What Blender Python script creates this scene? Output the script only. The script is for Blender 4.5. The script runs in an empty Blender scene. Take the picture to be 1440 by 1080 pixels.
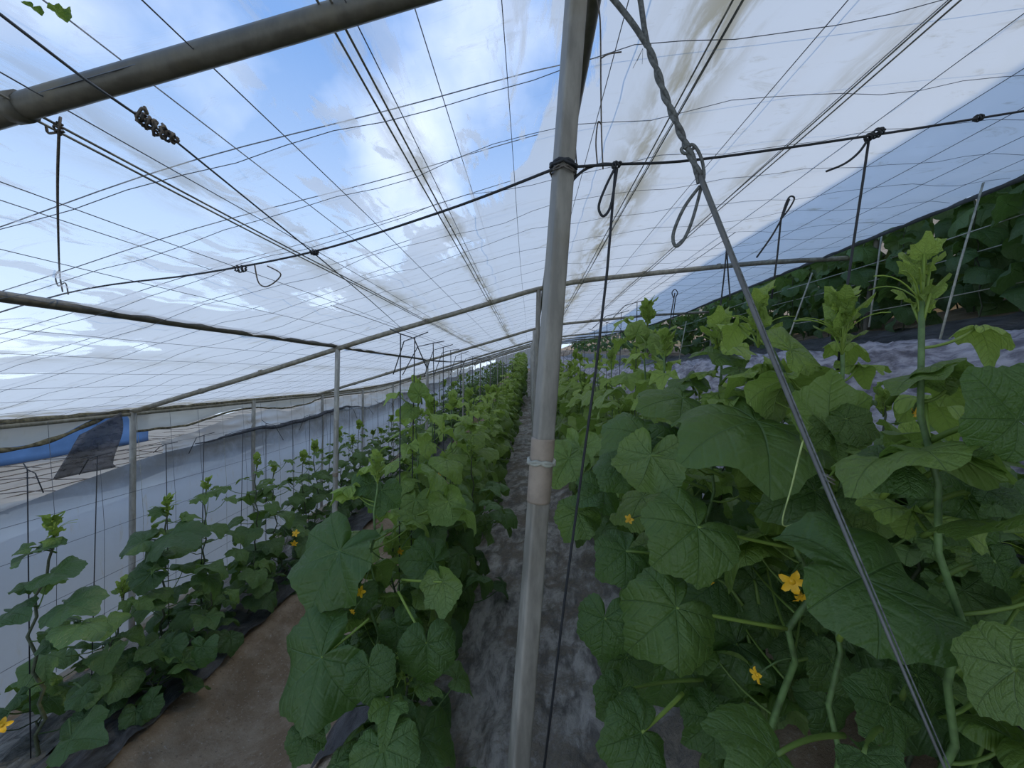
import bpy, math, random
from mathutils import Vector, Matrix, noise
R = math.radians
F = 560.0; VX, VY = 745.0, 527.0           # focal length in pixels and where the rows vanish (1440x1080)
sc = bpy.context.scene
col = sc.collection

def at(px, py, Y):                          # point of the place seen at a pixel, Y metres ahead of the camera
    return Vector(((px - VX) / F * Y, Y, (VY - py) / F * Y))

# ------------------------------------------------------------------ terrain and roof profiles
def interp(pts, x):
    if x <= pts[0][0]: return pts[0][1]
    for (a, b), (c, d) in zip(pts, pts[1:]):
        if x <= c:
            t = (x - a) / (c - a); return b + (d - b) * t
    return pts[-1][1]
GP = [(-14, -4.5), (-9, -3.6), (-4.6, -2.75), (-4.0, -2.62), (-3.3, -2.35), (-2.95, -2.16), (-2.65, -2.08), (-2.2, -2.08), (-2.0, -2.2),
      (-1.8, -2.27), (-1.35, -2.2), (-1.05, -1.85), (-.85, -1.66), (-.6, -1.6), (-.35, -1.56), (-.1, -1.52), (.15, -1.5), (.35, -1.44),
      (.62, -1.3), (.95, -1.24), (1.25, -1.15), (1.5, -.85), (1.72, -.25), (1.9, .02), (2.1, .10), (2.5, .11), (2.9, .2), (3.4, .42),
      (4.5, .7), (6, 1.2), (9, 2.4), (16, 6)]
RP = [(-4.1, -.375), (-3.2, -.10), (-1.93, .295), (-.9, .61), (.1, .905), (.6, .985), (1.5, 1.085), (2.2, 1.15), (2.95, 1.19)]
def lift(y):
    d = y - 9.5
    if d < -2: return 0.0
    if d < 2: return .06 * (d + 2) ** 2 / 8
    return .06 * d
def ss(a, b, x):
    t = min(1, max(0, (x - a) / (b - a))); return t * t * (3 - 2 * t)
def gz(x, y): return (interp(GP, x - .05) + interp(GP, x) + interp(GP, x + .05)) / 3 + lift(y)
def rz(x, y):
    return (interp(RP, x - .15) + interp(RP, x) * 2 + interp(RP, x + .15)) / 4 + lift(y)

# ------------------------------------------------------------------ mesh builder
class MB:
    def __init__(s): s.v = []; s.f = []; s.m = []; s.a = []
    def add(s, vs, fs, m=0, at_=None):
        b = len(s.v); s.v += [tuple(p) for p in vs]
        s.f += [tuple(i + b for i in f) for f in fs]; s.m += [m] * len(fs)
        s.a += at_ if at_ else [(0, 0, 0)] * len(vs)
    def tube(s, pts, r, sides=6, r2=None, m=0, tint=0, cap=True):
        pts = [Vector(p) for p in pts]; n = len(pts); vs = []; up = None
        for i, p in enumerate(pts):
            d = (pts[min(i + 1, n - 1)] - pts[max(i - 1, 0)])
            d = d.normalized() if d.length > 1e-9 else Vector((0, 0, 1))
            if up is None: up = d.orthogonal().normalized()
            up = (up - d * up.dot(d)); up = up.normalized() if up.length > 1e-6 else d.orthogonal().normalized()
            w = d.cross(up)
            rr = r(i / max(1, n - 1)) if callable(r) else (r if r2 is None else r + (r2 - r) * i / max(1, n - 1))
            for k in range(sides):
                a = 2 * math.pi * k / sides
                vs.append(p + up * (math.cos(a) * rr) + w * (math.sin(a) * rr))
        fs = [(i * sides + k, i * sides + (k + 1) % sides, (i + 1) * sides + (k + 1) % sides, (i + 1) * sides + k) for i in range(n - 1) for k in range(sides)]
        if cap: fs += [tuple(range(sides - 1, -1, -1)), tuple((n - 1) * sides + k for k in range(sides))]
        s.add(vs, fs, m, [(0, 0, tint)] * len(vs))
    def box(s, c, h, rot=None, m=0):
        c = Vector(c); vs = []
        for i in range(8):
            p = Vector(((1 if i & 1 else -1) * h[0], (1 if i & 2 else -1) * h[1], (1 if i & 4 else -1) * h[2]))
            vs.append(c + (rot @ p if rot else p))
        s.add(vs, [(0, 2, 3, 1), (4, 5, 7, 6), (0, 1, 5, 4), (2, 6, 7, 3), (0, 4, 6, 2), (1, 3, 7, 5)], m)
    def sheet(s, fn, nu, nv, m=0):
        vs = [fn(i / nu, j / nv) for j in range(nv + 1) for i in range(nu + 1)]
        s.add(vs, [(j * (nu + 1) + i, j * (nu + 1) + i + 1, (j + 1) * (nu + 1) + i + 1, (j + 1) * (nu + 1) + i) for j in range(nv) for i in range(nu)], m)
    def mesh(s, name, mats, smooth=True):
        me = bpy.data.meshes.new(name); me.from_pydata(s.v, [], s.f)
        for m in (mats if isinstance(mats, (list, tuple)) else [mats]): me.materials.append(m)
        if any(s.m): me.polygons.foreach_set('material_index', s.m)
        if smooth: me.polygons.foreach_set('use_smooth', [True] * len(s.f))
        if any(a != (0, 0, 0) for a in s.a):
            A = me.attributes.new('leaf', 'FLOAT_VECTOR', 'POINT'); A.data.foreach_set('vector', [x for a in s.a for x in a])
        me.update(); return me
    def build(s, name, mats, parent=None, smooth=True, loc=None):
        if loc is not None: s.v = [(p[0] - loc[0], p[1] - loc[1], p[2] - loc[2]) for p in s.v]
        o = bpy.data.objects.new(name, s.mesh(name, mats, smooth)); col.objects.link(o)
        if loc is not None: o.location = loc
        if parent: o.parent = parent
        return o
def tag(o, label=None, cat=None, group=None, kind=None):
    for k, v in (('label', label), ('category', cat), ('group', group), ('kind', kind)):
        if v: o[k] = v
    return o
def empty(name, loc):
    o = bpy.data.objects.new(name, None); col.objects.link(o); o.location = loc; o.empty_display_size = .1; return o

# ------------------------------------------------------------------ materials
class N:
    def __init__(s, name):
        s.mat = bpy.data.materials.new(name); s.mat.use_nodes = True; s.t = s.mat.node_tree; s.t.nodes.clear()
        s.out = s.t.nodes.new('ShaderNodeOutputMaterial')
    def n(s, typ, ins=None, **kw):
        x = s.t.nodes.new('ShaderNode' + typ)
        for k, v in kw.items(): setattr(x, k, v)
        for k, v in (ins or {}).items(): s.set(x, k, v)
        return x
    def set(s, x, k, v):
        i = x.inputs[k]
        if isinstance(v, bpy.types.NodeSocket): s.t.links.new(v, i)
        elif isinstance(v, bpy.types.Node): s.t.links.new(v.outputs[0], i)
        else: i.default_value = v
    def m(s, op, a, b=None, c=None, clamp=False):
        x = s.n('Math', operation=op, use_clamp=clamp); s.set(x, 0, a)
        if b is not None: s.set(x, 1, b)
        if c is not None: s.set(x, 2, c)
        return x.outputs[0]
    def mapr(s, v, a, b, c=0., d=1., smooth=True):
        x = s.n('MapRange', {0: v, 1: a, 2: b, 3: c, 4: d}); x.interpolation_type = 'SMOOTHSTEP' if smooth else 'LINEAR'; return x.outputs[0]
    def mix(s, f, a, b, typ='MIX'):
        x = s.n('Mix', data_type='RGBA', blend_type=typ); s.set(x, 0, f); s.set(x, 6, a); s.set(x, 7, b); return x.outputs[2]
    def noise(s, vec, scale, detail=3, rough=.5, dist=0):
        x = s.n('TexNoise', {'Scale': scale, 'Detail': detail, 'Roughness': rough, 'Distortion': dist})
        if vec is not None: s.set(x, 'Vector', vec)
        return x.outputs[0]
    def obj(s, scale=(1, 1, 1), rot=(0, 0, 0)):
        t = s.n('TexCoord'); mp = s.n('Mapping', {'Vector': t.outputs['Object'], 'Scale': scale, 'Rotation': rot}); return mp.outputs[0]
    def bsdf(s, **k):
        p = s.n('BsdfPrincipled')
        for kk, v in k.items(): s.set(p, kk.replace('_', ' '), v)
        return p
    def bump(s, h, strength=.4, dist=.01):
        return s.n('Bump', {'Height': h, 'Strength': strength, 'Distance': dist}).outputs[0]
    def done(s, sh): s.set(s.out, 'Surface', sh); return s.mat
C4 = lambda r, g, b: (r, g, b, 1)

def simple(name, c, rough=.6, metal=0., var=.25, scale=30.):
    k = N(name); no = k.noise(k.obj(), scale, 4, .6)
    cc = k.mix(k.mapr(no, .3, .7), C4(*[x * (1 - var) for x in c]), C4(*[min(1, x * (1 + var)) for x in c]))
    return k.done(k.bsdf(Base_Color=cc, Roughness=rough, Metallic=metal))

def leaf_mat(name, dark, young, under, transl=.32):
    k = N(name)
    A = k.n('Attribute', attribute_name='leaf'); X = k.n('SeparateXYZ', {0: A.outputs['Vector']})
    u, v, tint = X.outputs
    av = k.m('ABSOLUTE', v)
    rr = k.m('SQRT', k.m('ADD', k.m('MULTIPLY', u, u), k.m('MULTIPLY', v, v)))
    th = k.m('ARCTAN2', av, u)
    vein = None; dl = None
    for a, w in ((0., .024), (.82, .02), (1.62, .017), (2.3, .012)):
        p = k.m('ADD', k.m('MULTIPLY', u, math.cos(a)), k.m('MULTIPLY', av, math.sin(a)))
        q = k.m('ABSOLUTE', k.m('SUBTRACT', k.m('MULTIPLY', av, math.cos(a)), k.m('MULTIPLY', u, math.sin(a))))
        wid = k.m('MAXIMUM', k.m('MULTIPLY', k.m('SUBTRACT', 1.15, p), w), .004)
        ln = k.m('MULTIPLY', k.m('SUBTRACT', 1.0, k.m('DIVIDE', q, wid), clamp=True), k.m('GREATER_THAN', p, 0.))
        d = k.m('ABSOLUTE', k.m('SUBTRACT', th, a))
        vein = ln if vein is None else k.m('MAXIMUM', vein, ln)
        dl = d if dl is None else k.m('MINIMUM', dl, d)
    s_ = k.m('SUBTRACT', k.m('MULTIPLY', rr, k.m('COSINE', dl)), k.m('MULTIPLY', k.m('MULTIPLY', rr, k.m('SINE', dl)), .75))
    fr = k.m('FRACT', k.m('MULTIPLY', s_, 6.5))
    tri = k.m('ABSOLUTE', k.m('SUBTRACT', fr, .5))                 # .5 on a side vein
    sec = k.mapr(tri, .30, .5)
    no = k.noise(A.outputs['Vector'], 7., 4, .62)
    n2 = k.noise(k.obj(), 60., 2)
    h = k.m('ADD', k.m('MULTIPLY', vein, -.55), k.m('ADD', k.m('MULTIPLY', sec, -.22), k.m('MULTIPLY', no, 1.3)))
    bmp = k.bump(h, .75, .008)
    base = k.mix(k.m('POWER', tint, .8), C4(*dark), C4(*young))
    base = k.mix(k.mapr(no, .3, .75), k.mix(.25, base, C4(dark[0] * .5, dark[1] * .6, dark[2] * .55)), base)
    base = k.mix(k.m('MULTIPLY', k.m('MAXIMUM', vein, k.m('MULTIPLY', sec, .22)), .34), base, C4(.2, .33, .14))
    g = k.n('NewGeometry')
    both = k.mix(g.outputs['Backfacing'], base, k.mix(k.m('MULTIPLY', tint, .6), k.mix(k.m('MULTIPLY', vein, .5), C4(*under), C4(.28, .4, .18)), C4(*young)))
    spec = k.mapr(n2, .3, .7, .36, .52)
    b = k.bsdf(Base_Color=both, Roughness=spec, Normal=bmp); b.inputs['Specular IOR Level'].default_value = .5
    tr = k.n('BsdfTranslucent', {'Color': k.mix(.5, k.mix(tint, C4(.16, .34, .03), C4(.34, .5, .06)), both), 'Normal': bmp})
    return k.done(k.n('MixShader', {0: transl, 1: b, 2: tr}))

M = {}
M['leaf'] = leaf_mat('cucumber_leaf', (.074, .140, .030), (.40, .54, .09), (.15, .23, .065), .36)
M['leaf_deep'] = leaf_mat('shaded_cucumber_leaf', (.062, .125, .036), (.15, .25, .05), (.09, .15, .05))  # darker leaf copy; part of its darkness paints shade low in the rows
M['stem'] = simple('vine_stem', (.10, .17, .05), .55, 0, .3, 40)
M['dry_stem'] = simple('woody_stem', (.07, .085, .045), .7, 0, .3, 40)
M['petal'] = simple('yellow_petal', (.85, .48, .02), .5, 0, .12, 60)
M['tendril'] = simple('pale_tendril', (.38, .46, .16), .5)
M['wire'] = simple('dark_wire', (.10, .11, .125), .5, .2)
M['seam'] = simple('seam_wire', (.19, .185, .16), .7, 0, .5, 40)
M['rope'] = simple('black_cord', (.018, .02, .024), .65)
M['cord_white'] = simple('white_cord', (.36, .36, .30), .7)
M['grey_rope'] = simple('weathered_rope', (.11, .115, .11), .7, 0, .45, 120)
M['rusty'] = simple('rusty_wire', (.10, .085, .07), .7, .2, .5, 80)
M['tape'] = simple('tan_tape', (.255, .205, .155), .6, 0, .2, 25)
M['blue'] = simple('blue_tarp', (.06, .15, .36), .5, 0, .15, 3)
M['net_dark'] = simple('dark_fold', (.07, .075, .09), .8, 0, .35, 14)
_k = N('dark_netting'); _v = _k.noise(_k.obj((1, 1, 3)), 9, 4, .6)
M['netting'] = _k.done(_k.n('MixShader', {0: .3, 1: _k.bsdf(Base_Color=_k.mix(_k.mapr(_v, .35, .65), C4(.07, .07, .085), C4(.17, .17, .19)), Roughness=.8), 2: _k.n('BsdfTransparent')}))
M['soil_dark'] = simple('dark_soil', (.05, .043, .035), .95, 0, .4, 9)

def pipe_mat(name, c, moss):
    k = N(name); v = k.obj((1, 1, .25)); a = k.noise(v, 26, 5, .65); b = k.noise(k.obj(), 7, 4, .6, .5)
    cc = k.mix(k.mapr(a, .35, .7), C4(*[x * .72 for x in c]), C4(*[x * 1.2 for x in c]))
    cc = k.mix(k.mapr(b, .5, .75, 0, moss), cc, C4(.20, .16, .085))
    return k.done(k.bsdf(Base_Color=cc, Roughness=k.mapr(a, .3, .7, .38, .62), Metallic=.12, Normal=k.bump(a, .15, .002)))
M['pipe'] = pipe_mat('weathered_steel_pipe', (.12, .11, .085), .5)
M['post'] = pipe_mat('galvanised_post', (.25, .235, .20), .3)
M['pole'] = pipe_mat('pale_galvanised_pole', (.42, .41, .37), .3)
M['rod'] = pipe_mat('dull_steel_rod', (.14, .14, .135), .2)
M['rafter'] = pipe_mat('mossy_rafter_pipe', (.30, .28, .22), .8)

def film_mat(name, clear, dirt, seams, body=(.80, .80, .79), zdirt=None):
    """plastic film: a cloudy sheet that scatters daylight, with wet clear patches that let the sky show"""
    k = N(name); t = k.n('TexCoord'); X = k.n('SeparateXYZ', {0: t.outputs['Object']}); x, y, z = X.outputs
    dirtn = k.noise(k.obj((1.2, 3.2, 1)), 3.4, 7, .7, .8)
    smear = k.noise(k.obj((5, 1.1, 1)), 2.2, 6, .65, .4)
    d = k.mapr(dirtn, .55, .8)
    if clear > 0: d = k.m('MAXIMUM', d, k.m('MULTIPLY', k.mapr(y, .78, .5), k.mapr(smear, .35, .6, .25, .85)))
    for sx, w, amt in seams:
        near = k.mapr(k.m('ABSOLUTE', k.m('SUBTRACT', x, sx)), 0., w, 1., 0.)
        d = k.m('MAXIMUM', d, k.m('MULTIPLY', near, k.mapr(smear, .40, .60, .08, amt * 1.25)))
    colr = k.mix(k.m('MULTIPLY', d, dirt), C4(*body), C4(.42, .37, .26))
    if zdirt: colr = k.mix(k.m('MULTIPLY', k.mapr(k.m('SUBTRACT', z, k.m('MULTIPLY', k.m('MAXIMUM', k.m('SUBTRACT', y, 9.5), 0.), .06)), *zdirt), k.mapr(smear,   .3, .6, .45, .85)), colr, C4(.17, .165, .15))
    tr = k.n('BsdfTranslucent', {'Color': colr}); df = k.n('BsdfDiffuse', {'Color': colr})
    sheet = k.n('MixShader', {0: .26, 1: tr, 2: df})
    gl = k.n('BsdfGlossy', {'Color': C4(1, 1, 1), 'Roughness': .25})
    sheet = k.n('MixShader', {0: .03, 1: sheet, 2: gl})
    if clear > 0:
        n1 = k.noise(k.obj((3.4, .95, 1), (0, 0, .12)), 1.25, 7, .6, .5)
        n2_ = k.noise(k.obj((1, 1, 1)), 1.0, 2)
        v = k.m('ADD', k.m('ADD', n1, k.m('MULTIPLY', k.m('SUBTRACT', 2.05, y), .20)), k.m('MULTIPLY', k.m('MAXIMUM', k.m('ADD', x, .30), 0.), -.7))
        v = k.m('ADD', v, k.m('MULTIPLY', k.m('SUBTRACT', n2_, .5), .3))
        jag = k.mapr(v, .50, .55)
        st = k.mapr(k.noise(k.obj((6.5, 1.5, 1), (0, 0, .1)), 1.3, 6, .62, .4), .545, .60)
        jag = k.m('MULTIPLY', jag, k.m('SUBTRACT', 1., k.m('MULTIPLY', st, k.mapr(y, .6, 1.3, .35, .85))))
        soft = k.m('MULTIPLY', k.mapr(x, -.3, .5, 1., .15), k.mapr(y, 1.2, 6, .20, .03))
        fac = k.m('ADD', k.m('MULTIPLY', jag, clear), soft)
        fac = k.m('MULTIPLY', fac, k.m('SUBTRACT', 1., k.m('MULTIPLY', d, .7)), clamp=True)
    else:
        fac = k.m('MULTIPLY', k.mapr(smear, .3, .8, .02, .10), 1.)
    tp = k.n('BsdfTransparent', {'Color': C4(.95, .97, 1)})
    return k.done(k.n('MixShader', {0: fac, 1: sheet, 2: tp}))
M['film'] = film_mat('greenhouse_roof_film', .72, .85, ((-1.03, .16, .7), (-.40, .10, .8), (.52, .22, .9), (1.15, .12, .5), (-2.6, .2, .35), (-4.0, .3, .9)))
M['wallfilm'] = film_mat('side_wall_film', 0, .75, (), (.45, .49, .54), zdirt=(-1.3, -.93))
M['bandfilm'] = film_mat('eave_band_film', 0, .95, (), (.50, .47, .40))
M['oldfilm'] = film_mat('bunched_old_film', 0, 1.0, (), (.66, .63, .58))

def mulch_mat(name, hi, lo, mud, mudcol):
    k = N(name); a = k.noise(k.obj((1, .4, 1), (0, 0, .5)), 13, 9, .68, .35); b = k.noise(k.obj(), 2.6, 6, .6, .5); c = k.noise(k.obj(), 38, 5, .7)
    m_ = k.mapr(k.m('ADD', b, k.m('MULTIPLY', c, .35)), .62, .80)
    m_ = k.m('MULTIPLY', m_, mud)
    cc = k.mix(k.mapr(a, .36, .62), C4(*lo), C4(*hi))
    cc = k.mix(m_, cc, k.mix(k.mapr(c, .35, .65), C4(*[q * .6 for q in mudcol]), C4(*mudcol)))
    h = k.m('ADD', k.m('MULTIPLY', a, 1.4), k.m('MULTIPLY', k.m('MULTIPLY', c, m_), .5))
    return k.done(k.bsdf(Base_Color=cc, Roughness=k.m('ADD', k.m('MULTIPLY', m_, .4), .38), Metallic=.12, Normal=k.bump(h, .8, .03)))
M['mulch_path'] = mulch_mat('muddy_silver_mulch', (.47, .425, .38), (.115, .102, .09), 1.0, (.25, .205, .155))
M['mulch_bank'] = mulch_mat('silver_mulch', (.46, .45, .52), (.09, .085, .12), .2, (.2, .17, .14))
M['mulch_bed'] = mulch_mat('pale_mulch', (.30, .285, .25), (.07, .065, .06), .6, (.2, .17, .12))
M['mulch_black'] = mulch_mat('black_mulch', (.10, .10, .105), (.02, .02, .023), .3, (.14, .12, .1))
M['crumple'] = film_mat('crumpled_old_film', 0, 1.0, (), (.66, .64, .61))
def soil_mat():
    k = N('garden_soil'); a = k.noise(k.obj(), 3.5, 8, .65); b = k.noise(k.obj(), 55, 6, .75)
    cc = k.mix(k.mapr(a, .35, .65), C4(.23, .155, .09), C4(.38, .29, .20))
    cc = k.mix(k.mapr(b, .56, .72), cc, C4(.52, .47, .40)); cc = k.mix(k.mapr(b, .44, .3), cc, C4(.12, .095, .07))
    return k.done(k.bsdf(Base_Color=cc, Roughness=.95, Normal=k.bump(k.m('ADD', b, a), .7, .02)))
M['soil'] = soil_mat()
M['shade'] = film_mat('added_shade_film', 0, .2, (), (.72, .74, .78))  # film of the added unseen sheet that shadows the roof film

# ------------------------------------------------------------------ leaves
KEY = [(0, 1.06), (8, .96), (22, .84), (34, .81), (44, .85), (51, .875), (59, .83), (74, .745), (86, .735), (96, .755), (106, .71), (122, .655), (138, .63), (150, .60), (160, .51), (169, .35), (176, .14), (180, .09)]
def rad(deg): return interp(KEY, abs(deg))
RINGS = {0: (.16, .32, .5, .68, .86, 1.0), 1: (.42, .78, 1.0), 2: (.55, 1.0)}
SEG = {0: 56, 1: 32, 2: 20}
def leaf(mb, base, tip, nrm, L, rng, lod=1, tint=0., bend=None, cup=None, m=0, wide=1.0):
    """one cucumber blade: base = where the petiole joins, tip = direction of the middle vein"""
    t = Vector(tip).normalized(); n = Vector(nrm); n = (n - t * n.dot(t)); n = n.normalized() if n.length > 1e-4 else t.orthogonal().normalized()
    s = n.cross(t)
    bend = rng.uniform(.3, 1.1) if bend is None else bend; cup = rng.uniform(-.35, .75) if cup is None else cup
    ph = rng.uniform(0, 6.28); ph2 = rng.uniform(0, 6.28); wv = rng.uniform(.06, .15); tw = rng.uniform(-.45, .45); fold = rng.uniform(-.05, .42); roll = rng.uniform(.02, .2); asym = rng.uniform(-.08, .08)
    S = SEG[lod]; rings = RINGS[lod]
    vs = []; us = []
    def put(u, v, rho, th):
        z = 0.0
        av = abs(v)
        vang = abs(math.degrees(th)); q = abs(((vang + 23) % 47) - 23) / 23.0       # 0 on a main vein, 1 between
        z += .11 * rho * q * (1 - .35 * rho) + fold * av * (1 - .45 * rho) - roll * rho ** 4
        z += wv * rho * rho * math.sin(3 * th + ph) + wv * .6 * rho ** 3 * math.sin(7 * th + ph2)
        k = bend if abs(bend) > 1e-3 else 1e-3
        bu = math.sin(k * u) / k; bz = -(1 - math.cos(k * u)) / k
        c = cup if abs(cup) > 1e-3 else 1e-3
        bv = math.sin(c * av) / c * (1 if v >= 0 else -1); bz2 = -(1 - math.cos(c * av)) / c
        zz = bz + bz2 + z + tw * u * v
        return base + (t * bu + s * (bv * wide) + n * zz) * L
    vs.append(base + n * 0); us.append((0, 0, tint))
    for rho in rings:
        for k in range(S):
            th = -math.pi + 2 * math.pi * (k + .5) / S
            r = rad(math.degrees(th)) * rho
            if rho == 1.0 and lod < 2: r *= 1 + (.02 if k % 2 else -.02)
            if tint > .55: r *= .42 + .64 * rad(math.degrees(th)) ** 3
            r *= 1 + asym * math.sin(th)
            u, v = r * math.cos(th), r * math.sin(th)
            vs.append(put(u, v, rho, th)); us.append((u, v, tint))
    fs = [(0, 1 + k, 1 + (k + 1) % S) for k in range(S - 1)]
    for j in range(len(rings) - 1):
        for k in range(S - 1):
            a = 1 + j * S; b = a + S
            fs.append((a + k, b + k, b + k + 1, a + k + 1))
    mb.add(vs, fs, m, us)
def bez(a, b, c, n):
    return [a * (1 - t) ** 2 + b * 2 * t * (1 - t) + c * t * t for t in [i / n for i in range(n + 1)]]

def stem_pos(path, z):
    for p, q in zip(path, path[1:]):
        if p.z <= z <= q.z: return p.lerp(q, (z - p.z) / max(1e-6, q.z - p.z))
    return path[-1].copy() if z > path[-1].z else path[0].copy()
def stem_path(base, top, rng, wob=.03, n=14):
    out = []
    a, b = rng.uniform(0, 6), rng.uniform(0, 6)
    for i in range(n + 1):
        t = i / n; p = base.lerp(top, t); e = math.sin(math.pi * t)
        p.x += wob * e * math.sin(7 * t + a) + wob * .4 * (1 if i % 2 else -1) * min(1, 3 * (1 - t)); p.y += wob * e * math.cos(6 * t + b)
        out.append(p)
    return out
def shoot_mb(top, rng, lod, size=.05):
    mb = MB(); n = 9 if lod == 0 else 7 if lod == 1 else 4
    for i in range(n):
        az = i * 2.4 + rng.uniform(-.4, .4); el = rng.uniform(.5, 1.25)
        d = Vector((math.cos(az) * math.cos(el), math.sin(az) * math.cos(el), math.sin(el)))
        b = top + Vector((0, 0, -.05 + .012 * i)) + d * .015
        nr = Vector((-math.cos(az) * math.sin(el), -math.sin(az) * math.sin(el), math.cos(el)))
        leaf(mb, b, d, nr, size * rng.uniform(.7, 1.35), rng, min(2, lod + 1), rng.uniform(.6, 1.), bend=-.3, cup=-.35)
        mb.tube([top + Vector((0, 0, -.07)), b], .0022, 4, tint=.8)
    if lod == 0:
        for k in range(4):
            a = rng.uniform(0, 6.28); p = top + Vector((0, 0, -.03))
            mb.tube(bez(p, p + Vector((math.cos(a) * .04, math.sin(a) * .04, .05)), p + Vector((math.cos(a) * .09, math.sin(a) * .09, .04)), 6), .0012, 4, tint=1.)
    return mb
def flower_mb(p, axis, r, rng):
    mb = MB(); ax = Vector(axis).normalized(); u = ax.orthogonal().normalized(); w = ax.cross(u)
    for k in range(5):
        a = 2 * math.pi * k / 5 + rng.uniform(-.1, .1); d = u * math.cos(a) + w * math.sin(a); sd = ax.cross(d)
        rows = [(.0, .10, .0), (.35, .30, .10), (.7, .34, .22), (1.0, .2, .12 + rng.uniform(-.1, .2)), (1.15, .03, .05)]
        vs = []
        for q, wd, z in rows:
            for e in (-1, 0, 1): vs.append(p + (d * q + sd * (wd * e) + ax * (z + (.06 if e == 0 else 0) * -1)) * r)
        mb.add(vs, [(i * 3 + e, i * 3 + e + 1, (i + 1) * 3 + e + 1, (i + 1) * 3 + e) for i in range(4) for e in range(2)])
    mb.tube([p - ax * r * .55, p + ax * r * .05], r * .2, 6, r2=r * .3)
    return mb

def foliage_mb(path, rng, z0, nleaf, Lf, lod, droop, spread=(.06, .17), tintf=None, azf=None):
    """leaves alternate up the vine; lower blades hang, upper ones spread"""
    mb = MB(); ztop = path[-1].z
    for i in range(nleaf):
        t = (i + rng.uniform(.1, .9)) / nleaf
        z = z0 + (ztop - .04 - z0) * t
        p = stem_pos(path, z)
        az = azf(i, t) if azf else i * 2.45 + rng.uniform(-.7, .7)
        out = Vector((math.cos(az), math.sin(az), 0))
        L = Lf(t) * rng.uniform(.82, 1.18)
        pl = rng.uniform(*spread) * (1 if t < .8 else .6)
        b = p + out * pl + Vector((0, 0, pl * rng.uniform(.2, .8)))
        mb.tube(bez(p, p + out * pl * .6 + Vector((0, 0, pl * .05)), b, 5 if lod == 0 else 3), .0036 if t < .8 else .0026, 5 if lod == 0 else 4, r2=.0026, tint=.12 + .5 * t)
        dr = droop(t) + rng.uniform(-.3, .3)
        tip = out * math.cos(dr) + Vector((0, 0, -math.sin(dr)))
        side = Vector((-out.y, out.x, 0)) * rng.uniform(-.5, .5); tip = (tip + side).normalized()
        nr = out * math.sin(dr) + Vector((0, 0, math.cos(dr))) + side * .3 + Vector((rng.uniform(-.25, .25), rng.uniform(-.25, .25), 0))
        leaf(mb, b, tip, nr, L, rng, lod, (tintf(t) if tintf else max(0, min(max(0, t - .15) * .7, .40) + max(0, t - .72) * 1.6)) + rng.uniform(0, .08))  # age tint plus painted light falloff: lower leaves darker, upper ones brighter
    return mb
def prof(l0, l1, l2):
    return lambda t: (l0 + (l1 - l0) * min(1, t / .3)) if t < .6 else l1 + (l2 - l1) * (t - .6) / .4

VN = 'cucumber_vine'
def vine(x, y, top, rng, nleaf, Lf, lod, droop, label, group=None, z0=.12, heroes=(), path=None, flowers=(), tendrils=(), shoot=.05, wob=.03, spread=(.06, .22), fol='leaf', stem_r=.0065, tintf=None, azf=None, rand_shoot=True):
    base = Vector((x, y, gz(x, y) - .02))
    root = empty(VN, base); tag(root, label, 'cucumber plant', group)
    P = path or stem_path(base, Vector((x, y, 0)) + Vector(top), rng, wob)
    st = MB(); st.tube(P, stem_r, 7 if lod == 0 else 5, r2=stem_r * .6); st.build('stem', M['stem'] if fol == 'leaf' else M['dry_stem'], root, loc=base).location = (0, 0, 0)
    fm = foliage_mb(P, rng, base.z + z0, nleaf, Lf, lod, droop, spread, tintf, azf)
    for h in heroes:
        hb, ht = at(*h['b']), at(*h['t']); L = (ht - hb).length * h.get('s', .84)
        nr = Vector(h.get('n', (0, -1, .35)))
        leaf(fm, hb, ht - hb, nr, L, rng, 0, h.get('tint', 0.), bend=h.get('bend', .5), cup=h.get('cup', .3), wide=h.get('w', 1.0))
        nz = h.get('node'); nodep = at(*nz) if nz else stem_pos(P, hb.z - .06).lerp(hb, .45) + Vector((0, .06, -.02))
        mid = nodep.lerp(hb, .6) + Vector((0, 0, .02 if not nz else -.004))
        fm.tube(bez(nodep, mid, hb, 8), .0048, 7, r2=.0034, tint=.8 if nz else .3)
    fm.build('foliage', M[fol], root, loc=base).location = (0, 0, 0)
    if shoot: shoot_mb(P[-1], rng, lod, shoot).build('shoot', M['leaf'], root, loc=base).location = (0, 0, 0)
    for (fp, r, ax) in flowers:
        fp = Vector(fp); fo = flower_mb(fp, ax, r, rng).build('flower', M['petal'], root, loc=base); fo.location = (0, 0, 0)
        sp = stem_pos(P, fp.z + .02)
        st2 = MB(); st2.tube(bez(sp, sp.lerp(fp, .5) + Vector((0, 0, .02)), fp - Vector(ax).normalized() * r * .5, 5), .002, 5)
        st2.build('flower_stalk', M['stem'], fo, loc=base).location = (0, 0, 0)
    for tp in tendrils:
        q = [at(*c) for c in tp]; pts = []
        for i in range(len(q) - 1):                                   # Catmull-Rom
            a, b, c, d = q[max(0, i - 1)], q[i], q[i + 1], q[min(len(q) - 1, i + 2)]
            for s in range(5):
                t = s / 5; pts.append(.5 * ((2 * b) + (c - a) * t + (2 * a - 5 * b + 4 * c - d) * t * t + (3 * b - a - 3 * c + d) * t ** 3))
        pts.append(q[-1]); tm = MB(); tm.tube(pts, .0022, 6, r2=.0012); tm.build('tendril', M['tendril'], root, loc=base).location = (0, 0, 0)
    return root
def copy_vine(src, x, y, rot, s, label, group, sz=None):
    c = src.copy(); col.objects.link(c); c.location = (x, y, gz(x, y) - .02); c.rotation_euler = (0, 0, rot); c.scale = (s, s, sz or s)
    c['label'] = label; c['group'] = group
    for ch in list(src.children):
        k = ch.copy(); col.objects.link(k); k.parent = c
    return c
exec_rows = []
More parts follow.
